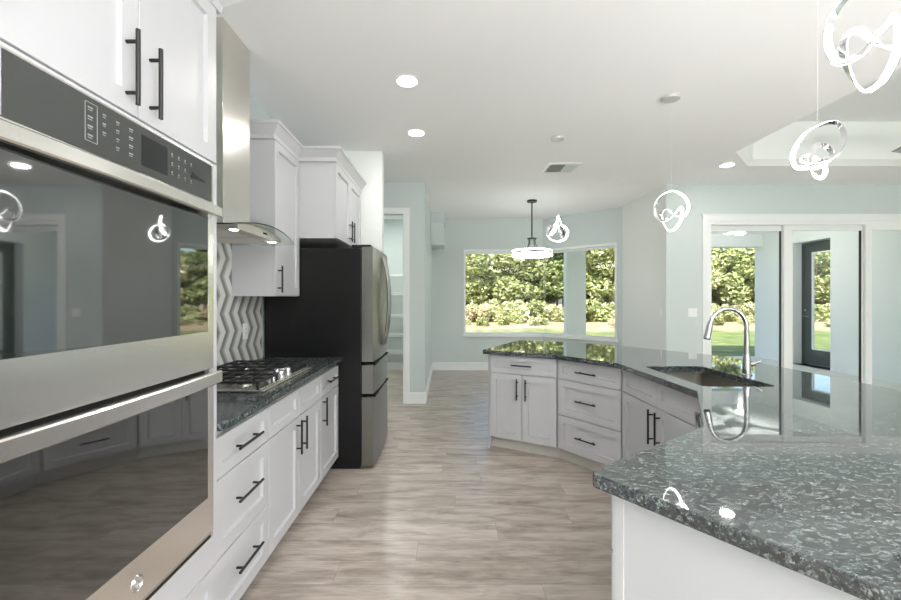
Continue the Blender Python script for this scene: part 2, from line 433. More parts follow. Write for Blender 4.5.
def one_wall(name, p0, p1, ops=(), t=0.15, m='wall', z0=0.0, z1=None):
    b = MB(); wall_seg(b, p0, p1, t, z0, H + 0.05 if z1 is None else z1, ops); return struct(b.build(name, M[m]))

one_wall('wall_left', (XL, -3.2), (XL, ZB))
# short return wall beside the refrigerator
mb = MB(); mb.box(XL, -0.69, 4.40, 4.52, 0, H); struct(mb.build('wall_return', M['white_wall']))
# pantry wall with its doorway
one_wall('wall_pantry', (XL, 5.56), (-0.295, 5.56), [(0.20, 0.94, 0, 2.54)], 0.11)
mb = MB(); mb.box(-0.40, -0.295, 5.67, ZB, 0, H); struct(mb.build('wall_nook_left', M['wall']))
mb = MB(); mb.box(-0.295, -0.055, 7.57, ZB, 2.385, H); mb.box(-0.295, -0.045, 7.55, ZB, 2.80, H)
struct(mb.build('wall_soffit', M['wall']))
BX = 1.89
one_wall('wall_back', (-1.6, ZB), (BX, ZB), [(1.6 + 0.36, 1.6 + BX, 0.70, 2.33)])
q0 = Vector((BX, ZB)); q1 = Vector((3.0, 7.10)); bl = (q1 - q0).length
one_wall('wall_bay', q0, q1, [(0.0, bl - 0.12, 0.70, 2.33)])
one_wall('wall_nook_right', (3.0, 7.10), (3.0, YS + 0.005), m='white_wall')
SX0, SX1 = 3.56, 6.86
one_wall('wall_slider', (3.003, YS), (9.0, YS), [(SX0 - 3.003, SX1 - 3.003, 0, 2.47)])
one_wall('wall_right', (9.0, YS), (9.0, -3.2))
one_wall('wall_rear', (9.0, -3.2), (XL, -3.2), [(1.2, 4.6, 0.0, 2.5), (5.4, 9.2, 0.0, 2.5)])

# window in the nook: two panes meeting at the corner
wn = struct_root('window_1')
mb = MB()
tfr = [(0.36, 0.70, 2.33)]
mb.box(0.33, BX, ZB - 0.02, ZB + 0.02, 2.33, 2.375); mb.box(0.315, BX, ZB - 0.05, ZB + 0.02, 0.66, 0.70); mb.box(0.33, 0.365, ZB - 0.02, ZB + 0.1, 0.70, 2.33)
mb.box(0.36, BX + 0.05, ZB + 0.04, ZB + 0.11, 0.70, 0.735); mb.box(0.36, BX + 0.05, ZB + 0.04, ZB + 0.11, 2.295, 2.33)
dn = (q1 - q0).normalized(); nn = Vector((-dn.y, dn.x))
def bayq(s0, s1, o0, o1):
    return [tuple(q0 + dn * s0 + nn * o0), tuple(q0 + dn * s1 + nn * o0), tuple(q0 + dn * s1 + nn * o1), tuple(q0 + dn * s0 + nn * o1)]
mb.prism(bayq(0, bl - 0.09, -0.02, 0.02), 2.33, 2.375); mb.prism(bayq(0, bl - 0.075, -0.05, 0.02), 0.66, 0.70); mb.prism(bayq(bl - 0.125, bl - 0.09, -0.02, 0.1), 0.70, 2.33)
mb.prism(bayq(0.0, bl - 0.12, 0.04, 0.11), 0.70, 0.735); mb.prism(bayq(0.0, bl - 0.12, 0.04, 0.11), 2.295, 2.33)
mb.build('window_frame', M['trim'], wn)
mb = MB(); mb.box(0.37, BX + 0.03, ZB + 0.07, ZB + 0.08, 0.72, 2.31); mb.build('glass_pane', M['glass'], wn)
mb = MB(); mb.prism(bayq(0.0, bl - 0.12, 0.07, 0.08), 0.72, 2.31); mb.build('glass_pane', M['glass'], wn)

# sliding glass doors
sd = struct_root('door_1', (0, YS, 0))
mb = MB()
mb.box(SX0, SX0 + 0.06, 0.0, 0.14, 0, 2.47); mb.box(SX1 - 0.06, SX1, 0.0, 0.14, 0, 2.47); mb.box(SX0 + 0.06, SX1 - 0.06, 0.0, 0.14, 2.42, 2.47); mb.box(SX0 + 0.06, SX1 - 0.06, 0.0, 0.14, 0, 0.03)
mb.build('door_frame', M['trim'], sd)
def slide_panel(x0, x1, y, sl, sr):
    pr = MB(); pr.box(x0, x0 + sl, y, y + 0.04, 0.03, 2.42, 0.003); pr.box(x1 - sr, x1, y, y + 0.04, 0.03, 2.42, 0.003)
    pr.box(x0 + sl, x1 - sr, y, y + 0.04, 2.345, 2.42); pr.box(x0 + sl, x1 - sr, y, y + 0.04, 0.03, 0.14)
    o = pr.build('sliding_panel', M['trim'], sd)
    g = MB(); g.box(x0 + sl, x1 - sr, y + 0.016, y + 0.024, 0.14, 2.345); g.build('glass_pane', M['glass'], o)
    k = MB(); k.box(x1 - sr - 0.006, x1 - sr, y + 0.004, y + 0.036, 0.14, 2.345); k.build('gasket', M['black'], o)
slide_panel(SX0 + 0.06, 4.70, 0.09, 0.02, 0.05)
slide_panel(4.65, 5.80, 0.045, 0.12, 0.08)
slide_panel(5.73, SX1 - 0.06, 0.001, 0.09, 0.08)
mb = MB(); mb.box(SX0 - 0.07, SX0, YS - 0.018, YS, 0, 2.54); mb.box(SX1, SX1 + 0.07, YS - 0.018, YS, 0, 2.54); mb.box(SX0, SX1, YS - 0.018, YS, 2.47, 2.54)
mb.box(SX0 - 0.085, SX1 + 0.085, YS - 0.028, YS, 2.54, 2.56)
struct(mb.build('trim_2', M['trim']))
# pantry casing
mb = MB(); mb.box(-0.576, -0.50, 5.542, 5.56, 0, 2.62); mb.box(XL + 0.12, XL + 0.20, 5.542, 5.56, 0, 2.62); mb.box(XL + 0.20, -0.576, 5.542, 5.56, 2.54, 2.62)
mb.box(-0.59, -0.576, 5.56, 5.67, 0, 2.54)
struct(mb.build('trim_3', M['trim']))
def base(name, path):
    b = MB(); b.sweep(path, [(0, 0), (0.015, 0), (0.015, 0.135), (0.008, 0.15), (0, 0.15)]); struct(b.build(name, M['trim']))
base('baseboard_pantry', [(-0.50, 5.56), (-0.295, 5.56)][0:2])
base('baseboard_nook_left', [(-0.295, 5.56), (-0.295, ZB)][::1])
base('baseboard_back', [(-0.295, ZB), (BX, ZB), (3.0, 7.10), (3.0, YS), (SX0 - 0.07, YS)])
base('baseboard_pantry_rear', [(XL, ZB), (-0.40, ZB)])
base('baseboard_return', [(XL, 4.40), (-0.69, 4.40), (-0.69, 4.52)][::-1] if False else [(XL, 4.40), (-0.69, 4.40)])
base('baseboard_right', [(SX1 + 0.07, YS), (9.0, YS), (9.0, -3.2)])

# rear openings: unseen glazed doors behind the camera, added to let sky light in
for i, (a, b) in enumerate(((4.4, 7.8), (-0.2, 3.6))):
    r = struct_root('window_%d' % (i + 2)); mb = MB()
    mb.box(a, b, -3.33, -3.25, 2.42, 2.5); mb.box(a, b, -3.33, -3.25, 0.0, 0.08)
    for k in range(4):
        x = a + (b - a - 0.08) * k / 3; mb.box(x, x + 0.08, -3.33, -3.25, 0.08, 2.42)
    mb.build('window_frame', M['trim'], r)
    mb = MB(); mb.box(a, b, -3.295, -3.285, 0.05, 2.45); mb.build('glass_pane', M['glass'], r)

# lanai
LW = 7.6
mb = MB(); mb.box(3.0, 8.2, YS + 0.15, 10.3, -0.12, -0.02); struct(mb.build('floor_lanai', M['lanai_floor']))
mb = MB(); mb.box(3.15, 8.2, YS + 0.15, 10.3, H, H + 0.06); mb.box(2.4, 3.15, 8.4, 10.3, H, H + 0.06); struct(mb.build('ceiling_lanai', M['ceil']))
mb = MB(); mb.box(2.85, LW + 0.02, 9.98, 10.25, 2.66, H - 0.001); mb2 = MB(); mb2.box(2.88, 3.34, 9.98, 10.25, -0.15, 2.66); struct(mb2.build('trim_column', M['trim']))
mb.box(3.0, 3.15, 7.3, 9.98, 2.66, H - 0.001)
struct(mb.build('trim_lanai', M['lanai_wall']))
mb = MB(); wall_seg(mb, (LW, 10.25), (LW, YS + 0.15), 0.30, -0.12, H, [(10.25 - 9.13, 10.25 - 8.23, -0.02, 2.62)]); struct(mb.build('wall_lanai', M['lanai_wall']))
ld = struct_root('door_2', (LW + 0.2, 8.23, -0.02))
mb = MB(); mb.box(0, 0.09, 0, 0.05, 0, 2.63); mb.box(0, 0.09, 0.85, 0.90, 0, 2.63); mb.box(0, 0.09, 0.05, 0.85, 2.58, 2.63); mb.build('door_frame', M['door_dark'], ld)
mb = MB(); mb.box(0.02, 0.065, 0.05, 0.18, 0.02, 2.58); mb.box(0.02, 0.065, 0.66, 0.85, 0.02, 2.58); mb.box(0.02, 0.065, 0.18, 0.66, 2.42, 2.58); mb.box(0.02, 0.065, 0.18, 0.66, 0.02, 0.34)
dl = mb.build('door_leaf', M['door_dark'], ld)
mb = MB(); mb.box(0.01, 0.05, 0.18, 0.205, 0.34, 2.42); mb.box(0.01, 0.05, 0.635, 0.66, 0.34, 2.42); mb.box(0.01, 0.05, 0.205, 0.635, 2.395, 2.42); mb.box(0.01, 0.05, 0.205, 0.635, 0.34, 0.365)
mb.build('glazing_bead', M['trim'], dl)
mb = MB(); mb.box(0.035, 0.045, 0.2, 0.64, 0.36, 2.40); mb.build('glass_pane', M['glass'], dl)
mb = MB(); mb.cyl((0.02, 0.80, 1.05), (-0.04, 0.80, 1.05), 0.012); mb.cyl((-0.04, 0.80, 1.05), (-0.04, 0.69, 1.05), 0.009); mb.cyl((0.02, 0.80, 1.18), (-0.005, 0.80, 1.18), 0.028)
mb.build('door_handle', M['nickel'], ld)

mb = MB(); mb.box(-60, 90, ZB + 0.2, 120, -0.3, -0.15); struct(mb.build('ground', M['ground']))
mb = MB(); mb.box(-60, 90, -60, -3.45, -0.3, -0.15); struct(mb.build('ground_rear', M['ground']))

# ------------------------------------------------------------------ cabinet builders (local: x along the run, -y to the room, z up)
def handle(parent, cx, cz, L, yf, vertical):
    b = MB(); so = 0.032; h = L / 2; pi_ = h - 0.033
    if vertical:
        b.cyl((cx, yf - so, cz - h), (cx, yf - so, cz + h), 0.0062)
        for s in (-1, 1): b.cyl((cx, yf, cz + s * pi_), (cx, yf - so, cz + s * pi_), 0.0052)
    else:
        b.cyl((cx - h, yf - so, cz), (cx + h, yf - so, cz), 0.0062)
        for s in (-1, 1): b.cyl((cx + s * pi_, yf, cz), (cx + s * pi_, yf - so, cz), 0.0052)
    return b.build('handle', M['black'], parent, True)

def body(root, W, D, z0, z1, y0=0.0, toe=None, toe_m='toe'):
    b = MB(); b.box(0.001, W - 0.001, y0, D, z0, z1); b.build('cabinet_body', M['cab'], root)
    if toe is not None:
        b = MB(); b.box(0.001 - (0.019 if toe_m == 'toe' else 0), W - 0.001 + (0.019 if toe_m == 'toe' else 0), y0 + toe, y0 + toe + 0.02, 0.0, z0); b.build('toe_kick', M[toe_m], root)

def front(root, kind, x0, x1, z0, z1, hd=None, yf=-0.021):
    b = MB(); b.shaker(x0, x1, z0, z1, yf, 0.02)
    o = b.build(kind, M['cab'], root)
    if hd: handle(o, hd[0], hd[1], hd[2], yf, hd[3])
    return o

# ---- left run
DP = -0.875 - 0.021      # carcass front plane (door faces at -0.875)
RL = PI / 2
depL = (DP - XL) - 0.002
def left_unit(name, label, cat, y0, y1, z=0.0, x=DP, group=None):
    return thing(name, label, cat, (x, y0, z), RL, group), y1 - y0

# tall oven cabinet
t, W = left_unit('oven_cabinet', 'tall white cabinet at far left that houses the built-in double oven', 'cabinet', 0.765, 1.578)
b = MB()
b.box(0, 0.018, 0, depL, 0.114, 2.50); b.box(W - 0.018, W, 0, depL, 0.114, 2.50); b.box(0.018, W - 0.018, depL - 0.018, depL, 0.114, 2.50)
b.box(0.018, W - 0.018, 0, depL - 0.02, 1.902, 2.50); b.box(0.018, W - 0.018, 0, depL - 0.02, 0.114, 0.50)
b.box(W - 0.05, W, -0.02, 0.0, 0.40, 1.907)
b.box(0.0, W - 0.05, -0.02, 0.0, 0.40, 0.528); b.box(0.0, W - 0.05, -0.02, 0.0, 1.893, 1.907)
b.build('cabinet_body', M['cab'], t)
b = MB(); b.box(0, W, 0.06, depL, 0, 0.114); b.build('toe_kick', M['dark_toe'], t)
front(t, 'drawer', 0.003, W - 0.003, 0.118, 0.393, (W / 2, 0.26, 0.21, False))
mid = 1.178 - 0.765
front(t, 'door', 0.003, mid - 0.002, 1.913, 2.50, (mid - 0.045, 2.033, 0.206, True))
front(t, 'door', mid + 0.002, W - 0.003, 1.913, 2.50, (mid + 0.045, 2.033, 0.206, True))
b = MB(); b.sweep([(0, 0), (W, 0), (W, depL)], [(0, 2.50), (0.024, 2.50), (0.03, 2.53), (0.075, 2.585), (0.08, 2.605), (0, 2.605)]); b.build('crown_moulding', M['cab'], t)

# double wall oven (local x along Y, -y to the room; fascia at X=-0.856)
OX = -0.856; OY = 0.770; OW = 1.522 - OY
t = thing('double_oven', 'stainless steel built-in double wall oven with dark glass doors and control panel', 'oven', (OX, OY, 0.53), RL)
def oz(v): return v - 0.53
b = MB(); b.box(0.02, OW - 0.02, 0.021, 0.52, oz(0.545), oz(1.885)); b.build('oven_body', M['gap'], t)
b = MB(); b.box(0, OW, 0, 0.02, oz(1.745), oz(1.889), 0.002); cp = b.build('control_panel', M['steel_warm'], t)
b = MB(); b.box(0.024, OW - 0.018, -0.003, 0.001, oz(1.752), oz(1.882)); b.build('control_glass', M['panel_glass'], cp)
b = MB(); b.box(0.388, 0.495, -0.0045, -0.003, oz(1.775), oz(1.86)); b.build('display', M['display'], cp)
b = MB()
random.seed(4)
def keyset():
    global b
    b.build('key_marks', M['print'], cp); b = MB()
for ci, x in enumerate((0.215, 0.258, 0.30, 0.343)):
    n_ = 4 if ci != 1 else 3
    for r_ in range(n_):
        z = oz(1.858) - r_ * 0.022; wd = 0.015 if ci in (0, 3) else 0.010
        for q in range(3): b.box(x + q * wd / 3, x + q * wd / 3 + wd / 4, -0.0042, -0.003, z - 0.003 * (0.6 + 0.4 * random.random()), z + 0.001)
        b.box(x, x + wd * 0.8, -0.0042, -0.003, z - 0.0075, z - 0.006)
    keyset()
b.box(0.207, 0.2082, -0.0042, -0.003, oz(1.776), oz(1.868)); b.box(0.241, 0.2422, -0.0042, -0.003, oz(1.776), oz(1.868))
for z in (1.868, 1.776): b.box(0.2082, 0.241, -0.0042, -0.003, oz(z), oz(z) + 0.0012)
keyset()
for c_ in range(4):
    for r_ in range(3):
        x = 0.515 + c_ * 0.032; z = oz(1.852) - r_ * 0.028
        b.box(x, x + 0.004, -0.0042, -0.003, z - 0.006, z); b.box(x - 0.003, x + 0.007, -0.0042, -0.003, z - 0.0105, z - 0.0095)
    keyset()
b.quads([(0.61, -0.0042, oz(1.825)), (0.70, -0.0042, oz(1.812)), (0.61, -0.0042, oz(1.803)), (0.61, -0.0035, oz(1.825)), (0.70, -0.0035, oz(1.812)), (0.61, -0.0035, oz(1.803))], [(0, 1, 2), (5, 4, 3), (0, 3, 4, 1), (1, 4, 5, 2), (2, 5, 3, 0)])
b.build('speaker_slot', M['display'], cp)
def oven_door(za, zb, ga, gb, hz):
    d = MB(); gx0, gx1 = 0.024, OW - 0.034
    d.box(0, OW, 0.004, 0.02, oz(za), oz(zb)); d.box(0, gx0, 0, 0.01, oz(za), oz(zb), 0.0015); d.box(gx1, OW, 0, 0.01, oz(za), oz(zb), 0.0015)
    d.box(gx0, gx1, 0, 0.01, oz(za), oz(ga)); d.box(gx0, gx1, 0, 0.01, oz(gb), oz(zb))
    o = d.build('oven_door', M['steel_warm'], t)
    g = MB(); g.box(gx0, gx1, 0.001, 0.006, oz(ga), oz(gb)); g.build('door_glass', M['oven_glass'], o)
    h = MB()
    n_ = 14; vs = []; fs = []
    for i in range(n_ + 1):
        x = -0.004 + (OW + 0.008) * i / n_; bow = 0.012 * math.sin(PI * i / n_)
        for (yy, zz) in ((-0.026, hz[0]), (-0.030, hz[0] + 0.004), (-0.030, hz[1] - 0.004), (-0.026, hz[1]), (-0.012, hz[1]), (-0.012, hz[0])): vs.append((x, yy - bow, oz(zz)))
    for i in range(n_):
        for k in range(6): fs.append((i * 6 + k, i * 6 + (k + 1) % 6, i * 6 + 6 + (k + 1) % 6, i * 6 + 6 + k))
    fs += [tuple(range(6)), tuple(n_ * 6 + k for k in range(5, -1, -1))]
    h.quads(vs, fs)
    for x in (0.03, OW - 0.03): h.box(x - 0.014, x + 0.014, -0.016, 0.002, oz(hz[0] + 0.008), oz(hz[1] - 0.008), 0.003)
    h.build('handle', M['steel_warm'], o)
    return o
oven_door(1.149, 1.742, 1.283, 1.725, (1.698, 1.736))
low = oven_door(0.556, 1.134, 0.687, 1.12, (1.094, 1.138))
b = MB(); b.box(0.004, OW - 0.004, 0.0, 0.02, oz(0.534), oz(0.553)); b.build('bottom_trim', M['steel_warm'], t)
b = MB(); b.box(0.02, OW - 0.02, -0.001, 0.004, oz(0.538), oz(0.548)); b.build('vent_slot', M['gap'], t)
# round monogram emblem
b = MB(); ec = (OW / 2, oz(0.615)); R_ = 0.021
def ring(r, w_, n_=40):
    return b.tube([(ec[0] + r * math.cos(2 * PI * k / n_), -0.0015, ec[1] + r * math.sin(2 * PI * k / n_)) for k in range(n_)], w_, 6, True)
ring(R_, 0.0012); ring(R_ * 0.86, 0.0007)
g_ = [(-2, 7), (-6, 9), (-10, 5), (-11, -2), (-8, -8), (-3, -8), (-1, -3), (-4, 0), (-7, -2)]
e_ = [(9, 6), (6, 9), (2, 7), (3, 2), (7, 1), (2, -1), (1, -6), (5, -9), (10, -5)]
for L_ in (g_, e_): b.tube([(ec[0] + p[0] * 0.00125, -0.0015, ec[1] + p[1] * 0.00125) for p in L_], 0.0009, 6)
b.build('emblem', M['chrome'], low, True)

# base units of the left run
def base_drawers(t, W, yf=-0.021):
    for (a, c) in ((0.703, 0.862), (0.391, 0.696), (0.116, 0.384)):
        front(t, 'drawer', 0.004, W - 0.004, a, c, (W / 2, (a + c) / 2 + (0.0 if c > 0.8 else 0.02), 0.215, False))
BP = -0.906; depL = (BP - XL) - 0.002
t, W = left_unit('base_cabinet', 'white three-drawer base cabinet between the oven and the cooktop cabinet', 'cabinet', 1.58, 2.06, 0, BP)
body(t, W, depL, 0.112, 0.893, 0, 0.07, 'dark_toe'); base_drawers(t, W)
t, W = left_unit('base_cabinet', 'white two-door base cabinet under the gas cooktop', 'cabinet', 2.06, 2.91, 0, BP)
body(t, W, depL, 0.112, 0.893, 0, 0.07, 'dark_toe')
for (a, c) in ((0.004, W / 2 - 0.003), (W / 2 + 0.003, W - 0.004)): front(t, 'drawer', a, c, 0.703, 0.862)
front(t, 'door', 0.004, W / 2 - 0.003, 0.116, 0.696, (W / 2 - 0.045, 0.588, 0.2, True)); front(t, 'door', W / 2 + 0.003, W - 0.004, 0.116, 0.696, (W / 2 + 0.045, 0.588, 0.2, True))
t, W = left_unit('base_cabinet', 'white base cabinet with one drawer above one door beside the refrigerator', 'cabinet', 2.91, 3.385, 0, BP)
body(t, W, depL, 0.112, 0.893, 0, 0.07, 'dark_toe')
front(t, 'drawer', 0.004, W - 0.004, 0.703, 0.862, (W / 2, 0.79, 0.2, False)); front(t, 'door', 0.004, W - 0.004, 0.116, 0.696, (0.045, 0.60, 0.2, True))
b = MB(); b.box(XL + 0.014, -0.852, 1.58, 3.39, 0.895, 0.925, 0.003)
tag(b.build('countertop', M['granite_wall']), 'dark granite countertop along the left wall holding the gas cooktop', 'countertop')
# backsplash
b = MB(); b.box(0, 1.79, -0.010, 0.0, 0.0, 0.925)
o = b.build('backsplash', M['tile']); o.location = (XL + 0.002, 1.58, 0.926); o.rotation_euler = (0, 0, RL)
tag(o, 'grey and white zigzag mosaic tile backsplash above the left countertop', 'backsplash')
def plate(name, label, cat, loc, rz, n_=1, kind='switch', group=None):
    r = thing(name, label, cat, loc, rz, group)
    W_ = 0.072 + 0.046 * (n_ - 1)
    b = MB(); b.box(-W_ / 2, W_ / 2, -0.006, 0.0, -0.058, 0.058, 0.002); b.build('cover_plate', M['plate'], r)
    for k in range(n_):
        x = (k - (n_ - 1) / 2) * 0.046; b = MB()
        b.box(x - 0.017, x + 0.017, -0.010, -0.005, -0.033, 0.033, 0.0015)
        o = b.build('rocker' if kind == 'switch' else 'socket', M['plate'], r)
        if kind != 'switch':
            for z in (-0.018, 0.014):
                for xa in (-0.008, 0.005):
                    b = MB(); b.box(x + xa, x + xa + 0.003, -0.0106, -0.0095, z, z + 0.009); b.build('slot', M['black'], o)
    return r
plate('wall_outlet', 'white outlet on the zigzag tile backsplash near the refrigerator', 'outlet', (XL + 0.010, 3.09, 1.16), RL, 1, 'outlet')

# cooktop
t = thing('gas_cooktop', 'stainless gas cooktop with black cast iron grates and front knobs', 'cooktop', (-0.93, 2.10, 0.926), RL)
CW, CD = 0.762, 0.53
b = MB(); b.box(0, CW, 0, CD, 0, 0.012, 0.004); b.box(0.02, CW - 0.02, 0.02, CD - 0.02, 0.010, 0.015, 0.002); b.build('cooktop_deck', M['steel'], t)
for (x, y, r_) in ((0.13, 0.16, 0.036), (0.13, 0.40, 0.045), (CW / 2, 0.33, 0.06), (CW - 0.13, 0.40, 0.045), (CW - 0.13, 0.16, 0.036)):
    b = MB(); b.lathe([(r_ + 0.008, 0.014), (r_ + 0.006, 0.022), (r_, 0.024)], (x, y, 0)); o = b.build('burner', M['steel'], t, True)
    b = MB(); b.lathe([(r_, 0.024), (r_, 0.031), (r_ - 0.006, 0.034)], (x, y, 0)); b.build('burner_cap', M['iron'], o, True)
for gi, (x0, x1) in enumerate(((0.012, 0.255), (0.262, 0.50), (0.507, 0.75))):
    b = MB(); y0 = 0.03 if gi != 1 else 0.165; y1 = CD - 0.015; z0, z1 = 0.042, 0.054; th = 0.010
    for x in (x0, x1 - th): b.box(x, x + th, y0, y1, z0, z1, 0.002)
    for y in (y0, y1 - th): b.box(x0, x1, y, y + th, z0, z1, 0.002)
    nb = 6 if gi != 1 else 4
    for k in range(1, nb): y = y0 + (y1 - y0) * k / nb; b.box(x0, x1, y - th / 2, y + th / 2, z0, z1, 0.002)
    xm = (x0 + x1) / 2; b.box(xm - th / 2, xm + th / 2, y0, y1, z0, z1, 0.002)
    for x in (x0, x1 - th):
        for y in (y0, (y0 + y1) / 2, y1 - th): b.box(x, x + th, y, y + th, 0.013, z0 + 0.002)
    b.build('grate', M['iron'], t)
for k in range(5):
    x = CW / 2 - 0.105 + k * 0.0525; y = 0.062 + (0.045 if k % 2 else 0.0); b = MB()
    b.lathe([(0.023, 0.014), (0.023, 0.018), (0.019, 0.020), (0.018, 0.042), (0.016, 0.045)], (x, y, 0), 24); b.box(x - 0.004, x + 0.004, y - 0.018, y + 0.018, 0.044, 0.052, 0.0015)
    b.build('knob', M['chrome'], t, True)

# range hood
t = thing('range_hood', 'stainless chimney range hood with curved glass canopy above the cooktop', 'range hood', (XL, 2.465, 0), RL)
b = MB(); b.box(-0.16, 0.16, -0.272, 0.0, 1.80, 2.325, 0.002); b.build('chimney', M['steel'], t)
b = MB(); b.box(-0.157, 0.157, -0.269, 0.0, 2.325, H - 0.003, 0.001); b.build('chimney_extension', M['steel'], t)
def hz_(u): return 1.828 - 0.30 * u * u
n_ = 20; vs = []; fs = []
b = MB()
for i in range(n_ + 1):
    u = -0.285 + 0.57 * i / n_
    vs += [(u, -0.415, 1.770), (u, -0.415, hz_(u) - 0.008), (u, 0, hz_(u) - 0.008), (u, 0, 1.770)]
for i in range(n_):
    for k in range(4): fs.append((i * 4 + k, i * 4 + (k + 1) % 4, i * 4 + 4 + (k + 1) % 4, i * 4 + 4 + k))
fs += [(0, 1, 2, 3), (n_ * 4 + 3, n_ * 4 + 2, n_ * 4 + 1, n_ * 4)]
b.quads(vs, fs); hb = b.build('hood_body', M['hood_steel'], t)
b = MB(); vs = []; fs = []
n_ = 30
for i in range(n_ + 1):
    u = -0.42 + 0.84 * i / n_; fr = -0.455 - 0.03 * (1 - (u / 0.42) ** 2)
    vs += [(u, fr, hz_(u) - 0.006), (u, fr, hz_(u)), (u, -0.01, hz_(u)), (u, -0.01, hz_(u) - 0.006)]
for i in range(n_):
    for k in range(4): fs.append((i * 4 + k, i * 4 + (k + 1) % 4, i * 4 + 4 + (k + 1) % 4, i * 4 + 4 + k))
fs += [(0, 1, 2, 3), (n_ * 4 + 3, n_ * 4 + 2, n_ * 4 + 1, n_ * 4)]
gm = bpy.data.materials.new('hood_glass'); gm.use_nodes = True; gp = gm.node_tree.nodes['Principled BSDF']
gp.inputs['Base Color'].default_value = (0.80, 0.88, 0.86, 1); gp.inputs['Roughness'].default_value = 0.02; gp.inputs['Transmission Weight'].default_value = 1.0; gp.inputs['IOR'].default_value = 1.35
b.quads(vs, fs); b.build('glass_canopy', gm, t, True)
b = MB(); b.box(0.02, 0.07, -0.4165, -0.414, 1.79, 1.80); b.build('hood_display', M['display'], hb)
b = MB(); b.box(-0.26, -0.005, -0.36, -0.06, 1.766, 1.771); b.box(0.005, 0.26, -0.36, -0.06, 1.766, 1.771); b.build('grease_filter', M['hood_steel'], t)
for u in (-0.245, 0.245):
    b = MB(); b.lathe([(0.021, 1.768), (0.023, 1.769), (0.023, 1.7705)], (u, -0.375, 0), 24); b.build('hood_lamp', M['lens'], t, True)

# upper cabinet beside the hood
UX = -1.20
t = thing('upper_cabinet', 'white single-door upper cabinet between the range hood and the refrigerator', 'cabinet', (UX - 0.021, 2.90, 0), RL); W = 0.478; D = UX - 0.021 - XL - 0.002
body(t, W, D, 1.42, 2.53); front(t, 'door', 0.003, W - 0.003, 1.423, 2.515, (0.045, 1.54, 0.19, True))
CR = [(0, 2.515), (0.024, 2.515), (0.026, 2.545), (0.034, 2.555), (0.068, 2.60), (0.075, 2.602), (0.075, 2.622), (0, 2.622)]
b = MB(); b.sweep([(0, D), (0, 0), (W, 0)][::-1], [(-o, z) for o, z in CR]); b.build('crown_moulding', M['cab'], t)
t = thing('upper_cabinet', 'deep white two-door cabinet above the refrigerator', 'cabinet', (-0.904 - 0.021, 3.382, 0), RL); W = 0.985; D = -0.925 - XL - 0.002
body(t, W, D, 1.897, 2.53)
front(t, 'door', 0.003, W / 2 - 0.003, 1.90, 2.515, (W / 2 - 0.045, 2.02, 0.19, True)); front(t, 'door', W / 2 + 0.003, W - 0.003, 1.90, 2.515, (W / 2 + 0.045, 2.02, 0.19, True))
b = MB(); b.sweep([(0, D), (0, 0), (W, 0)][::-1], [(-o, z) for o, z in CR]); b.build('crown_moulding', M['cab'], t)

# refrigerator (local: x along Y, -y to the room; door faces at X=-0.59)
t = thing('refrigerator', 'stainless french-door refrigerator with black sides and two bottom drawers', 'refrigerator', (-0.59, 3.40, 0), RL); FW = 0.83
b = MB(); b.box(0, FW, 0.115, 0.90, 0.025, 1.815, 0.004); b.build('fridge_body', M['fridge_side'], t)
b = MB(); b.box(0.02, FW - 0.02, 0.13, 0.88, 0.0, 0.03); b.build('base_grille', M['gap'], t)
def fdoor(x0, x1, z0, z1, nm):
    d = MB(); n_ = 10; vs = []; fs = []
    for i in range(n_ + 1):
        x = x0 + (x1 - x0) * i / n_; c = 0.018 * ((2 * (x - FW / 2) / FW) ** 2)
        vs += [(x, c, z0), (x, c, z1), (x, 0.108, z1), (x, 0.108, z0)]
    for i in range(n_):
        for k in range(4): fs.append((i * 4 + k, i * 4 + (k + 1) % 4, i * 4 + 4 + (k + 1) % 4, i * 4 + 4 + k))
    fs += [(0, 1, 2, 3), (n_ * 4 + 3, n_ * 4 + 2, n_ * 4 + 1, n_ * 4)]
    d.quads(vs, fs); return d.build(nm, M['fridge_steel'], t, True)
d1 = fdoor(0.0, FW / 2 - 0.003, 0.885, 1.828, 'fridge_door'); d2 = fdoor(FW / 2 + 0.003, FW, 0.885, 1.828, 'fridge_door')
r1 = fdoor(0.0, FW, 0.622, 0.858, 'freezer_drawer'); r2 = fdoor(0.0, FW, 0.03, 0.595, 'freezer_drawer')
for d_, x in ((d1, FW / 2 - 0.05), (d2, FW / 2 + 0.05)):
    b = MB(); pts = []
    for i in range(19):
        f_ = i / 18; pts.append((x, -0.004 - 0.056 * math.sin(PI * f_) ** 0.7, 0.98 + 0.80 * f_))
    b.tube(pts, 0.013, 10); b.build('handle', M['fridge_steel'], d_, True)
for r_, z in ((r1, 0.852), (r2, 0.589)):
    b = MB(); b.box(0.03, FW - 0.03, 0.004, 0.06, z - 0.002, z + 0.014, 0.002); b.build('pocket_handle', M['gap'], r_)
for x in (0.03, FW - 0.13):
    b = MB(); b.box(x, x + 0.1, 0.04, 0.2, 1.829, 1.85, 0.004); b.build('hinge_cover', M['black'], t)
b = MB()
for k in range(4): b.box(0.13, 0.165, 0.0045, 0.012, 1.16 + k * 0.03, 1.172 + k * 0.03)
b.build('dispenser_icons', M['print'], d1)

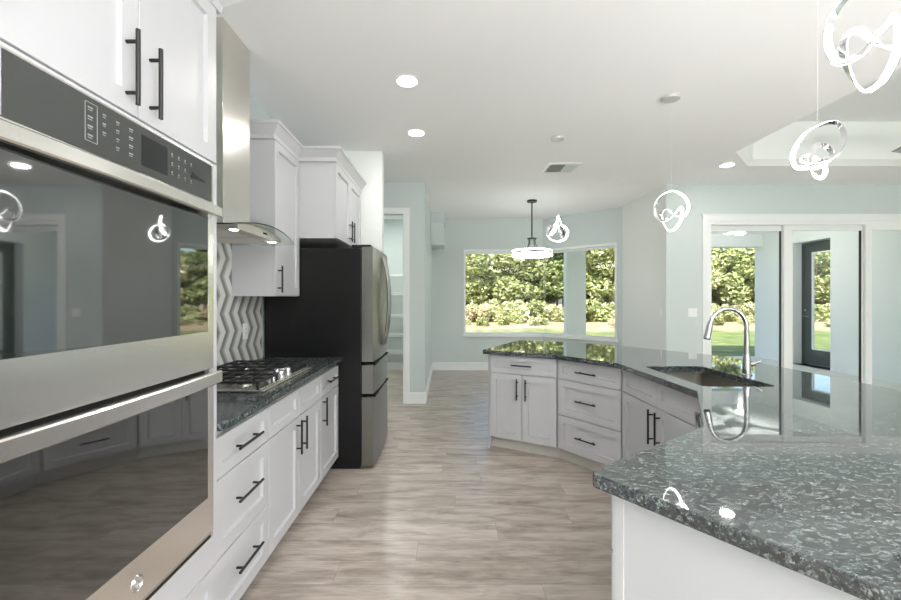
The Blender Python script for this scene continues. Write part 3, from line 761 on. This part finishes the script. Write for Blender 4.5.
# pantry shelves
for k, z in enumerate((1.86, 1.51, 1.09, 0.73, 0.40)):
    b = MB()
    for y in (7.78, 7.95, 8.13): b.cyl((XL + 0.01, y, z), (-0.41, y, z), 0.005, seg=8)
    b.cyl((XL + 0.01, 7.78, z - 0.03), (-0.41, 7.78, z - 0.03), 0.005, seg=8)
    for i in range(36):
        x = XL + 0.03 + i * 0.03; b.cyl((x, 7.78, z + 0.004), (x, 8.16, z + 0.004), 0.002, seg=5); b.cyl((x, 7.78, z), (x, 7.78, z - 0.03), 0.002, seg=5)
    nm = ('topmost', 'second from the top', 'middle', 'second from the bottom', 'lowest')[k]
    tag(b.build('wire_shelf', M['plate']), '%s white wire shelf at the back of the pantry' % nm, 'shelf', 'pantry wire shelves')

# ------------------------------------------------------------------ island (curved in five straight legs)
def V2(x, y): return Vector((x, y))
P = [V2(0.327, 3.88), V2(0.921, 3.55), V2(1.262, 3.075), V2(1.289, 2.14), V2(0.959, 1.554), V2(0.391, 1.14)]
def offset_line(P, d):
    """offset of the open polyline to its left of travel (away from the kitchen), mitred"""
    out = []
    for i in range(len(P)):
        ns = []
        if i > 0: e = (P[i] - P[i - 1]).normalized(); ns.append(V2(-e.y, e.x))
        if i < len(P) - 1: e = (P[i + 1] - P[i]).normalized(); ns.append(V2(-e.y, e.x))
        if len(ns) == 2: b_ = (ns[0] + ns[1]).normalized(); out.append(P[i] + b_ * (d / b_.dot(ns[0])))
        else: out.append(P[i] + ns[0] * d)
    return out
Q = offset_line(P, 1.07)
sink_hole = []
hx0, hx1, hy0, hy1, hr = 1.392, 1.80, 2.25, 2.94, 0.05
for (cx, cy, a0) in ((hx1 - hr, hy1 - hr, 0), (hx0 + hr, hy1 - hr, PI / 2), (hx0 + hr, hy0 + hr, PI), (hx1 - hr, hy0 + hr, 3 * PI / 2)):
    for k in range(7): a = a0 + PI / 2 * k / 6; sink_hole.append((cx + hr * math.cos(a), cy + hr * math.sin(a)))
def rounded(poly, r=0.03):
    out = []; n = len(poly)
    for i in range(n):
        a, p, c = poly[i - 1], poly[i], poly[(i + 1) % n]
        u = (a - p).normalized(); v = (c - p).normalized(); ang = u.angle(v)
        if ang > 2.2: out.append(p); continue
        k0 = p + u * r; k1 = p + v * r
        for j in range(5):
            f_ = j / 4; out.append(k0 * (1 - f_) ** 2 + p * 2 * f_ * (1 - f_) + k1 * f_ ** 2)
    return out
slab = rounded(P + Q[::-1], 0.025)
o = flat_poly('island_countertop', [[(p.x, p.y) for p in slab], sink_hole], 0.887, 0.925, M['granite'], 0.003)
tag(o, 'long curved dark granite island countertop with the undermount sink', 'countertop')

F = offset_line(P, 0.040 + 0.021)      # carcass fronts
F[0] = F[0] + (P[1] - P[0]).normalized() * 0.055; F[5] = F[5] - (P[5] - P[4]).normalized() * 0.035
B_ = offset_line(P, 0.66)
def island_unit(i, name, label, cat, dep=0.58, a=0.004, c=0.004):
    p0, p1 = F[i], F[i + 1]; e = (p1 - p0).normalized(); Ln = (p1 - p0).length
    r = thing(name, label, cat, (p0.x + e.x * a, p0.y + e.y * a, 0), math.atan2(e.y, e.x))
    return r, Ln - a - c
IZ = 0.884
t, W = island_unit(0, 'island_cabinet', 'white island cabinet with one wide drawer above two doors at the far end', 'cabinet')
body(t, W, 0.58, 0.114, IZ, 0, 0.06)
m_ = 0.006
front(t, 'drawer', m_, W - m_, 0.720, 0.880, (W / 2, 0.80, 0.19, False))
front(t, 'door', m_, W / 2 - 0.003, 0.118, 0.713, (W / 2 - 0.04, 0.585, 0.19, True)); front(t, 'door', W / 2 + 0.003, W - m_, 0.118, 0.713, (W / 2 + 0.04, 0.585, 0.19, True))
t, W = island_unit(1, 'island_cabinet', 'white three-drawer island cabinet between the far two-door cabinet and the sink cabinet', 'cabinet')
body(t, W, 0.58, 0.114, IZ, 0, 0.06)
for (a, c) in ((0.720, 0.880), (0.411, 0.713), (0.118, 0.404)): front(t, 'drawer', m_ + 0.006, W - m_ - 0.006, a, c, (W / 2, (a + c) / 2, 0.19, False))
t, W = island_unit(2, 'island_cabinet', 'white island cabinet with two false drawer fronts and two doors under the sink', 'cabinet')
# open carcass so the basin hangs inside it
b = MB(); b.box(0.001, 0.02, 0, 0.58, 0.114, IZ); b.box(W - 0.02, W - 0.001, 0, 0.58, 0.114, IZ); b.box(0.02, W - 0.02, 0, 0.58, 0.114, 0.14); b.box(0.02, W - 0.02, 0.565, 0.58, 0.14, IZ); b.box(0.02, W - 0.02, 0, 0.018, 0.14, IZ)
b.build('cabinet_body', M['cab'], t)
b = MB(); b.box(-0.018, W + 0.018, 0.06, 0.08, 0, 0.114); b.build('toe_kick', M['toe'], t)
for (a, c) in ((m_ + 0.006, W / 2 - 0.003), (W / 2 + 0.003, W - m_ - 0.006)): front(t, 'drawer', a, c, 0.720, 0.880)
front(t, 'door', m_ + 0.006, W / 2 - 0.003, 0.118, 0.713, (W / 2 - 0.04, 0.585, 0.22, True)); front(t, 'door', W / 2 + 0.003, W - m_ - 0.006, 0.118, 0.713, (W / 2 + 0.04, 0.585, 0.22, True))
# dishwasher
t, W = island_unit(3, 'dishwasher', 'stainless dishwasher under the island counter beside the sink cabinet, seen edge-on', 'dishwasher', a=0.03, c=0.03)
b = MB(); b.box(0.0, W, 0.02, 0.58, 0.05, IZ); b.build('dishwasher_body', M['gap'], t)
b = MB(); b.box(0.0, W, -0.02, 0.02, 0.115, 0.880, 0.004); d_ = b.build('dishwasher_door', M['steel'], t)
b = MB(); b.cyl((0.04, -0.065, 0.82), (W - 0.04, -0.065, 0.82), 0.011)
for x in (0.07, W - 0.07): b.cyl((x, -0.02, 0.82), (x, -0.065, 0.82), 0.008)
b.build('handle', M['nickel'], d_, True)
b = MB(); b.box(0.0, W, 0.05, 0.57, 0, 0.05); b.build('toe_kick', M['gap'], t)
t, W = island_unit(4, 'island_cabinet', 'white island cabinet at the near end under the foreground counter corner', 'cabinet')
body(t, W, 0.58, 0.114, IZ, 0, 0.06)
for (a, c) in ((0.720, 0.880), (0.411, 0.713), (0.118, 0.404)): front(t, 'drawer', m_ + 0.006, W - 0.002, a, c, (W / 2, (a + c) / 2, 0.19, False))
# panelling behind the cabinets and at both ends
t = thing('island_panelling', 'white panelling closing the near end and seating side of the island', 'panel')
FB0 = offset_line(P, 0.661); FB1 = offset_line(P, 0.70)
e0 = (P[1] - P[0]).normalized(); e5 = (P[5] - P[4]).normalized()
FB0[0] += e0 * 0.055; FB1[0] += e0 * 0.055; FB0[5] -= e5 * 0.032; FB1[5] -= e5 * 0.032
b = MB(); b.prism([(v.x, v.y) for v in FB0] + [(v.x, v.y) for v in FB1[::-1]], 0.0, 0.884); b.build('back_panel', M['cab'], t)
def end_panel(pt, e, nrm, sgn):
    # flat sheet with a narrow scribe strip along its kitchen edge
    b = MB(); a0 = pt + nrm * 0.061; a1 = pt + nrm * 0.70
    s0, s1 = (e * sgn * 0.0, e * sgn * 0.012)
    b.prism([tuple(a0 + s0), tuple(a1 + s0), tuple(a1 + s1), tuple(a0 + s1)], 0.0, 0.884)
    o = b.build('end_panel', M['cab'], t)
    b = MB(); c1 = a0 + nrm * 0.028; s2 = e * sgn * 0.017
    b.prism([tuple(a0 + s1), tuple(c1 + s1), tuple(c1 + s2), tuple(a0 + s2)], 0.0, 0.884); b.build('scribe_strip', M['cab'], o)
end_panel(P[5] - e5 * 0.034, e5, V2(-e5.y, e5.x), 1)
end_panel(P[0] + e0 * 0.054, e0, V2(-e0.y, e0.x), -1)

# sink and faucet
t = thing('sink', 'rectangular stainless undermount sink in the island countertop', 'sink', ((hx0 + hx1) / 2, (hy0 + hy1) / 2, 0.887))
b = MB(); g = 0.012
def rrect(w_, h_, r, z, n_=6):
    out = []
    for (sx, sy, a0) in ((1, 1, 0), (-1, 1, PI / 2), (-1, -1, PI), (1, -1, 3 * PI / 2)):
        for k in range(n_ + 1): a = a0 + PI / 2 * k / n_; out.append((sx * (w_ / 2 - r) + r * math.cos(a), sy * (h_ / 2 - r) + r * math.sin(a), z))
    return out
w_, h_ = hx1 - hx0 + 0.004, hy1 - hy0 + 0.004
loops = [rrect(w_ + 0.03, h_ + 0.03, 0.06, -0.001), rrect(w_, h_, 0.05, -0.001), rrect(w_ - 0.01, h_ - 0.01, 0.05, -0.19), rrect(w_ - 0.05, h_ - 0.05, 0.04, -0.215), rrect(0.1, 0.1, 0.04, -0.222)]
vs = [v for l in loops for v in l]; nl_ = len(loops[0]); fs = []
for i in range(len(loops) - 1):
    for k in range(nl_): fs.append((i * nl_ + k, i * nl_ + (k + 1) % nl_, (i + 1) * nl_ + (k + 1) % nl_, (i + 1) * nl_ + k))
fs.append(tuple((len(loops) - 1) * nl_ + k for k in range(nl_)))
b.quads(vs, fs); b.build('basin', M['basin'], t, True)
b = MB(); b.lathe([(0.045, 0), (0.043, 0.004), (0.03, 0.005), (0.028, 0.0)], (0, 0, -0.222), 24); b.build('drain', M['chrome'], t, True)

t = thing('faucet', 'brushed nickel gooseneck faucet with pull-down spray head behind the sink', 'faucet', (1.877, 2.60, 0.925))
b = MB(); b.lathe([(0.030, 0), (0.030, 0.006), (0.024, 0.010), (0.0225, 0.10), (0.017, 0.13)], (0, 0, 0), 24); b.build('faucet_base', M['nickel'], t, True)
b = MB(); pts = [(0, 0, 0.10), (0, 0, 0.20), (0, 0, 0.30)]
rr_ = 0.115
for k in range(1, 13):
    a = PI * 0.93 * k / 12; pts.append((-rr_ + rr_ * math.cos(a), 0, 0.30 + rr_ * math.sin(a)))
b.tube(pts, [0.0165, 0.0155] + [0.013] * (len(pts) - 2), 16); b.build('spout', M['nickel'], t, True)
tipp = Vector(pts[-1]); tdir = Vector((-math.sin(PI * 0.93), 0, math.cos(PI * 0.93)))
b = MB(); b.cyl(tipp - tdir * 0.004, tipp + tdir * 0.03, 0.014, 0.018, 20); b.cyl(tipp + tdir * 0.03, tipp + tdir * 0.10, 0.018, 0.020, 20); b.build('spray_head', M['nickel'], t, True)
b = MB(); b.cyl(tipp + tdir * 0.10, tipp + tdir * 0.106, 0.017, 0.017, 20); b.build('nozzle', M['black'], t, True)
b = MB(); b.cyl((0.02, 0, 0.065), (0.05, 0, 0.070), 0.014); b.tube([(0.045, 0, 0.072), (0.06, -0.01, 0.08), (0.078, -0.02, 0.09)], [0.010, 0.009, 0.007], 10); b.build('lever', M['nickel'], t, True)

# ------------------------------------------------------------------ light fittings
def catmull(pts, n_=10):
    out = []; N = len(pts)
    for i in range(N):
        p0, p1, p2, p3 = (Vector(pts[(i + k) % N]) for k in (-1, 0, 1, 2))
        for k in range(n_):
            t_ = k / n_; out.append(0.5 * ((2 * p1) + (p2 - p0) * t_ + (2 * p0 - 5 * p1 + 4 * p2 - p3) * t_ ** 2 + (3 * p1 - p0 - 3 * p2 + p3) * t_ ** 3))
    return out
def ribbon(pts, w0, w1, o0, o1, twist=0.0, ph=0.6):
    """closed band: width along the local depth vector (w0..w1), thickness along the in-plane normal (o0..o1)"""
    N = len(pts); vs = []; fs = []
    for i, p in enumerate(pts):
        d = (pts[(i + 1) % N] - pts[i - 1]).normalized(); wv = Vector((0, 1, 0)); wv = (wv - d * wv.dot(d)).normalized(); nv = d.cross(wv)
        a = twist * math.sin(2 * PI * i / N * 2 + ph); c_, s_ = math.cos(a), math.sin(a); wv, nv = wv * c_ + nv * s_, nv * c_ - wv * s_
        for (o_, q_) in ((o0, w0), (o1, w0), (o1, w1), (o0, w1)): vs.append(p + nv * o_ + wv * q_)
    for i in range(N):
        j = (i + 1) % N
        for k in range(4): fs.append((i * 4 + k, i * 4 + (k + 1) % 4, j * 4 + (k + 1) % 4, j * 4 + k))
    b = MB(); b.quads([tuple(v) for v in vs], fs); return b
def pendant(label, x, y, zc, pts, top, rz=0.0, sgn=1, ph=0.6):
    t = thing('pendant_light', label, 'pendant light', (x, y, H), -math.atan2(x, y), 'twisted ring pendants over the island'); ca = math.cos(math.atan2(x, y)); pts = [(p[0] * ca, p[1], p[2]) for p in pts]
    b = MB(); b.lathe([(0.062, -0.024), (0.064, -0.02), (0.064, 0)], (0, 0, 0), 32); b.build('canopy', M['satin'], t, True)
    z0 = zc - H
    b = MB(); b.cyl((0, 0, -0.024), (top[0], 0, z0 + top[1]), 0.0007, seg=6); b.build('cable', M['plate'], t)
    cv = [p + Vector((0, 0, z0)) for p in catmull(pts)]
    ribbon(cv, -0.0105, 0.0105, sgn * 0.0, sgn * 0.0035, 1.1, ph).build('chrome_band', M['chrome'], t, True)
    b = ribbon(cv, -0.008, 0.008, sgn * -0.0035, sgn * 0.0005, 1.1, ph); b.build('light_strip', M['led'], t, True)
    return t
def px(L, c, s): return [((p[0] - c[0]) * s, p[2], (c[1] - p[1]) * s) for p in L]
knot = [(430, 390, 0.03), (475, 300, 0.03), (430, 190, 0.02), (300, 120, 0.0), (170, 180, -0.02), (110, 300, -0.03), (150, 420, -0.03), (250, 430, -0.04), (330, 370, -0.05), (395, 310, -0.02),
        (405, 400, 0.03), (345, 505, 0.05), (262, 540, 0.03), (200, 450, 0.0), (183, 350, -0.03), (240, 303, -0.01), (300, 345, 0.02), (370, 388, 0.03)]
knot3 = [(300, 415, -0.05), (420, 385, -0.05), (490, 290, -0.04), (497, 180, -0.02), (440, 90, 0.0), (330, 70, 0.02), (190, 105, 0.03), (90, 210, 0.03), (62, 320, 0.02), (100, 410, 0.0), (190, 440, -0.03),
         (300, 430, 0.02), (385, 370, 0.06), (405, 290, 0.08), (345, 222, 0.08), (270, 240, 0.03), (225, 350, -0.03), (222, 440, -0.06), (262, 525, -0.05), (325, 530, 0.0), (350, 450, 0.03), (290, 360, 0.05), (205, 312, 0.03), (145, 350, 0.0), (190, 400, -0.05)]
knot1 = [(240, 243, 0.0), (140, 285, -0.03), (105, 365, -0.05), (145, 445, -0.05), (240, 480, -0.03), (335, 445, 0.0), (372, 365, 0.02), (350, 295, 0.04), (300, 253, 0.05), (266, 285, 0.07), (290, 412, 0.10), (326, 350, 0.08), (290, 262, 0.06), (250, 130, 0.05), (236, 210, 0.0), (208, 340, -0.03), (150, 392, -0.04), (180, 320, -0.01)]
pendant('small twisted ring pendant farthest away, hanging in front of the nook window', 1.074, 4.03, 2.045, px(knot1, (240, 360), 0.00074), (0.0, 0.17))
pendant('twisted ring pendant hanging before the white wall left of the sliding doors', 1.74, 3.22, 2.085, px(knot, (290, 330), 0.00072), (0.0, 0.15), ph=0.6 + PI)
pendant('twisted ring pendant with a wide tilted oval loop, in front of the sliding doors', 1.742, 1.95, 2.095, px(knot3, (285, 300), 0.00055), (0.0, 0.135))
pendant('largest and nearest twisted ring pendant, cut by the top right corner of the photo', 1.14, 1.12, 2.115, px(knot, (290, 330), 0.00066), (0.0, 0.15), ph=0.6 + PI)

# nook chandelier
t = thing('chandelier', 'round ring chandelier on a black rod in front of the nook window', 'chandelier', (1.353, 6.61, H))
b = MB(); b.lathe([(0.075, -0.03), (0.08, -0.02), (0.08, 0)], (0, 0, 0), 28); b.build('canopy', M['black'], t, True)
b = MB(); b.cyl((0, 0, -0.03), (0, 0, -0.60), 0.011); b.build('rod', M['black'], t, True)
b = MB(); b.lathe([(0.07, -0.625), (0.075, -0.61), (0.075, -0.60), (0.02, -0.59)], (0, 0, 0), 28); b.build('hub', M['black'], t, True)
for k in range(4):
    a = PI / 4 + k * PI / 2; b = MB()
    b.tube([(0.055 * math.cos(a), 0.055 * math.sin(a), -0.61), (0.06 * math.cos(a), 0.06 * math.sin(a), -0.68), (0.09 * math.cos(a), 0.09 * math.sin(a), -0.75), (0.18 * math.cos(a), 0.18 * math.sin(a), -0.80), (0.30 * math.cos(a), 0.30 * math.sin(a), -0.825)], 0.007, 8)
    b.build('arm', M['black'], t, True)
b = MB(); b.lathe([(0.306, -0.845), (0.312, -0.845), (0.312, -0.820), (0.306, -0.820)], (0, 0, 0), 48); b.build('metal_ring', M['black'], t, True)
b = MB(); n_ = 48
b.tube([(0.300 * math.cos(2 * PI * k / n_), 0.300 * math.sin(2 * PI * k / n_), -0.808) for k in range(n_)], 0.013, 8, True)
b.tube([(0.300 * math.cos(2 * PI * k / n_), 0.300 * math.sin(2 * PI * k / n_), -0.872) for k in range(n_)], 0.022, 8, True)
b.build('light_ring', M['led_ring'], t, True)
for k in range(10):
    a = 2 * PI * k / 10; b = MB(); b.lathe([(0.012, -0.90), (0.016, -0.892), (0.012, -0.880)], (0.30 * math.cos(a), 0.30 * math.sin(a), 0), 10); b.build('stud', M['black'], t, True)

# recessed downlights; the last three are unseen, added to light room and pantry
dls = [(-0.288, 2.99, 'recessed ceiling downlight nearer the camera above the kitchen aisle, left of centre'), (-0.29, 3.92, 'recessed ceiling downlight farther along the kitchen aisle, nearer the pantry'),
       (3.28, 4.86, 'recessed ceiling downlight beside the corner of the tray ceiling'), (0.9, -0.4, None), (2.4, -0.6, None), (-1.0, 7.0, None)]
for (x, y, lb) in dls:
    t = thing('recessed_light', lb or 'unseen recessed ceiling downlight added to light the room', 'ceiling light', (x, y, H), 0, 'recessed downlights')
    b = MB(); b.lathe([(0.088, 0.0), (0.088, -0.004), (0.080, -0.007), (0.072, -0.004), (0.072, 0.0)], (0, 0, 0), 32); b.build('trim_ring', M['plate'], t, True)
    b = MB(); b.lathe([(0.072, -0.001), (0.072, -0.0045)], (0, 0, 0), 32); b.build('lens', M['lens'], t, True)
    d = bpy.data.lights.new('downlight_glow', 'AREA'); d.shape = 'DISK'; d.size = 0.14; d.energy = 16 if y == 7.0 else 3.6; d.color = (1, 0.975, 0.94)
    o = bpy.data.objects.new('downlight_glow', d); C.objects.link(o); o.parent = t; o.location = (0, 0, -0.012)

# ceiling register
t = thing('air_vent', 'square white ceiling air vent with louvres above the island end', 'air vent', (1.36, 4.97, H))
b = MB(); s_ = 0.19
b.sweep([(-s_, -s_), (-s_, s_), (s_, s_), (s_, -s_)], [(0, 0), (0, -0.006), (0.03, -0.012), (0.035, 0)], True); b.build('vent_frame', M['plate'], t)
b = MB(); b.box(-s_ + 0.03, s_ - 0.03, -s_ + 0.03, s_ - 0.03, -0.002, 0); b.build('vent_throat', M['vent_dark'], t)
for k in range(9):
    x = -0.14 + k * 0.035; b = MB(); a = -0.7 if k < 5 else 0.7
    b.box(x - 0.014, x + 0.014, -0.155, 0.155, -0.0085, -0.0065, 0, Matrix.Rotation(a, 4, 'Y')); b.build('louvre', M['plate'], t)

# switches
plate('light_switch', 'double white light switch left of the sliding glass doors', 'light switch', (3.36, YS - 0.001, 1.215), 0, 2)
plate('light_switch', 'single white light switch at the end of the wall beside the nook window', 'light switch', (2.999, 5.83, 1.22), PI / 2 * -1 + PI * 0 if False else -PI / 2, 1)
plate('wall_outlet', 'white outlet low on the wall just above the far edge of the island countertop', 'outlet', (2.999, 5.80, 0.69), -PI / 2, 1, 'outlet')

# ceiling fans
def fan(label, loc, rz, zdrop, mat_blade, lamp, R=0.66):
    t = thing('ceiling_fan', label, 'ceiling fan', loc, rz)
    b = MB(); b.lathe([(0.07, -0.05), (0.075, 0)], (0, 0, 0), 24); b.build('canopy', M['plate'], t, True)
    b = MB(); b.cyl((0, 0, -0.05), (0, 0, -zdrop), 0.012); b.build('rod', M['plate'], t, True)
    b = MB(); b.lathe([(0.06, -zdrop), (0.10, -zdrop - 0.03), (0.10, -zdrop - 0.09), (0.06, -zdrop - 0.11)], (0, 0, 0), 28); b.build('motor', M['plate'], t, True)
    for k in range(3):
        b = MB(); rot = Matrix.Rotation(PI + k * 2 * PI / 3, 4, 'Z') @ Matrix.Rotation(0.2, 4, 'X')
        tm = bmesh.new(); n_ = 8; up = []; dn_ = []
        for i in range(n_ + 1):
            f_ = i / n_; x = 0.09 + (R - 0.09) * f_; hw = 0.045 + 0.03 * f_ if f_ < 0.9 else 0.055
            up.append((x, hw)); dn_.append((x, -hw))
        b.prism(up + dn_[::-1], -0.004, 0.004); b.bm.transform(Matrix.Translation((0, 0, -zdrop - 0.06)) @ rot); tm.free()
        b.build('fan_blade', mat_blade, t)
    if lamp:
        b = MB(); b.lathe([(0.09, -zdrop - 0.11), (0.095, -zdrop - 0.13), (0.06, -zdrop - 0.155)], (0, 0, 0), 24); b.build('lamp_shade', M['fan_lamp'], t, True)
        d = bpy.data.lights.new('fan_lamp', 'POINT'); d.energy = 40; d.shadow_soft_size = 0.02; o = bpy.data.objects.new('fan_lamp', d); C.objects.link(o); o.parent = t; o.location = (0, 0, -zdrop - 0.25)
fan('white ceiling fan with a lit lamp on the covered porch outside the sliding doors', (5.9, 8.35, H), 0.35, 0.12, M['plate'], True)
fan('ceiling fan in the tray ceiling, only a blade tip showing at the right edge', (4.78, 3.55, H + 0.5), 0.0, 0.72, mat('grey_fan_blade', (150, 152, 150), 0.5), False, 0.92)

# ------------------------------------------------------------------ outside: trees and shrubs
def foliage(seed, blobs, n_leaf, size, m_name):
    rnd = random.Random(seed); vs = []; fs = []
    tot = sum(bl[3] ** 2 for bl in blobs)
    for (bx, by, bz, br) in blobs:
        for _ in range(int(n_leaf * br ** 2 / tot)):
            v = Vector((rnd.gauss(0, 1), rnd.gauss(0, 1), rnd.gauss(0, 1))).normalized() * br * (0.55 + 0.45 * rnd.random() ** 0.5)
            c = Vector((bx, by, bz)) + Vector((v.x, v.y, v.z * 0.85))
            a = Vector((rnd.gauss(0, 1), rnd.gauss(0, 1), rnd.gauss(0, 0.6))).normalized(); q = a.cross(Vector((rnd.gauss(0, 1), rnd.gauss(0, 1), rnd.gauss(0, 1)))).normalized()
            s_ = size * rnd.uniform(0.6, 1.3); k = len(vs)
            vs += [c - a * s_, c + q * s_ * 0.5, c + a * s_, c - q * s_ * 0.5]; fs.append((k, k + 1, k + 2, k + 3))
    me = bpy.data.meshes.new('foliage'); me.from_pydata([tuple(v) for v in vs], [], fs); me.materials.append(M[m_name]); return me
def trunk_mesh(seed, h, r):
    rnd = random.Random(seed); b = MB(); top = Vector((rnd.uniform(-.3, .3), rnd.uniform(-.3, .3), h))
    b.tube([(0, 0, -0.2), tuple(top * 0.5 + Vector((rnd.uniform(-.15, .15), 0, 0))), tuple(top)], [r, r * 0.75, r * 0.3], 8)
    for k in range(5):
        z = h * (0.35 + 0.12 * k); a = rnd.uniform(0, 6.28); b.tube([(top.x * z / h, top.y * z / h, z), (top.x + 0.9 * math.cos(a), top.y + 0.9 * math.sin(a), z + 0.8)], [r * 0.45, r * 0.15], 6)
    me = bpy.data.meshes.new('trunk'); b.bm.to_mesh(me); b.bm.free(); me.materials.append(M['bark']); return me
protos = []
for s_, (nm, mn, h) in enumerate((('oak_tree', 'leaf_a', 6.0), ('oak_tree', 'leaf_b', 6.8), ('scrub_tree', 'leaf_c', 4.6), ('scrub_tree', 'leaf_a', 5.2))):
    rnd = random.Random(50 + s_); bl_ = []
    for k in range(13): bl_.append((rnd.uniform(-1.5, 1.5), rnd.uniform(-1.2, 1.2), h * rnd.uniform(0.28, 0.95), rnd.uniform(0.55, 1.05)))
    protos.append((nm, foliage(90 + s_, bl_, 5200, 0.17, mn), trunk_mesh(s_, h * 0.8, 0.11)))
sprotos = []
for s_, mn in enumerate(('leaf_a', 'leaf_c', 'straw')):
    rnd = random.Random(150 + s_); bl_ = [(rnd.uniform(-.7, .7), rnd.uniform(-.5, .5), rnd.uniform(0.25, 0.8), rnd.uniform(0.3, 0.5)) for k in range(7)]
    sprotos.append((foliage(190 + s_, bl_, 1300, 0.11, mn)))
rnd = random.Random(7)
def put_tree(x, y):
    i = rnd.randrange(4); nm, fm, tm = protos[i]
    lab = ('mid green leafy tree in the wood beyond the lawn', 'dark green leafy tree in the wood beyond the lawn', 'pale yellow-green scrubby tree in the wood beyond the lawn', 'low mid green scrubby tree in the wood beyond the lawn')[i]
    t = thing(nm, lab, 'tree', (x, y, -0.15), rnd.uniform(0, 6.28), 'trees beyond the lawn'); s_ = rnd.uniform(0.85, 1.25); t.scale = (s_, s_, s_)
    for n_, me in (('foliage', fm), ('trunk', tm)):
        o = bpy.data.objects.new(n_, me); C.objects.link(o); o.parent = t
def put_shrub(x, y, s_):
    i = (0, 0, 1, 1, 2)[rnd.randrange(5)]; o = bpy.data.objects.new('shrub', sprotos[i]); C.objects.link(o); o.location = (x, y, -0.17); o.rotation_euler = (0, 0, rnd.uniform(0, 6.28)); o.scale = (s_, s_, s_)
    tag(o, ('green shrub at the foot of the trees beyond the lawn', 'pale green shrub at the foot of the trees beyond the lawn', 'dry straw coloured clump at the foot of the trees beyond the lawn')[i], 'shrub', 'shrubs at the edge of the wood')
for row, (y, n_) in enumerate(((31.5, 16), (34.5, 17), (38, 18))):
    for k in range(n_):
        x = -2 + (34 + row * 3) * (k + rnd.uniform(0.2, 0.8)) / n_; put_tree(x, y + rnd.uniform(-1, 1))
for k in range(46):
    x = -1 + 33 * (k + rnd.random()) / 46; put_shrub(x, 28.9 + rnd.uniform(-1.5, 1.6), rnd.uniform(0.7, 1.5))
for k in range(26):
    put_shrub(1 + 24 * (k + rnd.random()) / 26, rnd.uniform(22.5, 27), rnd.uniform(0.25, 0.6))
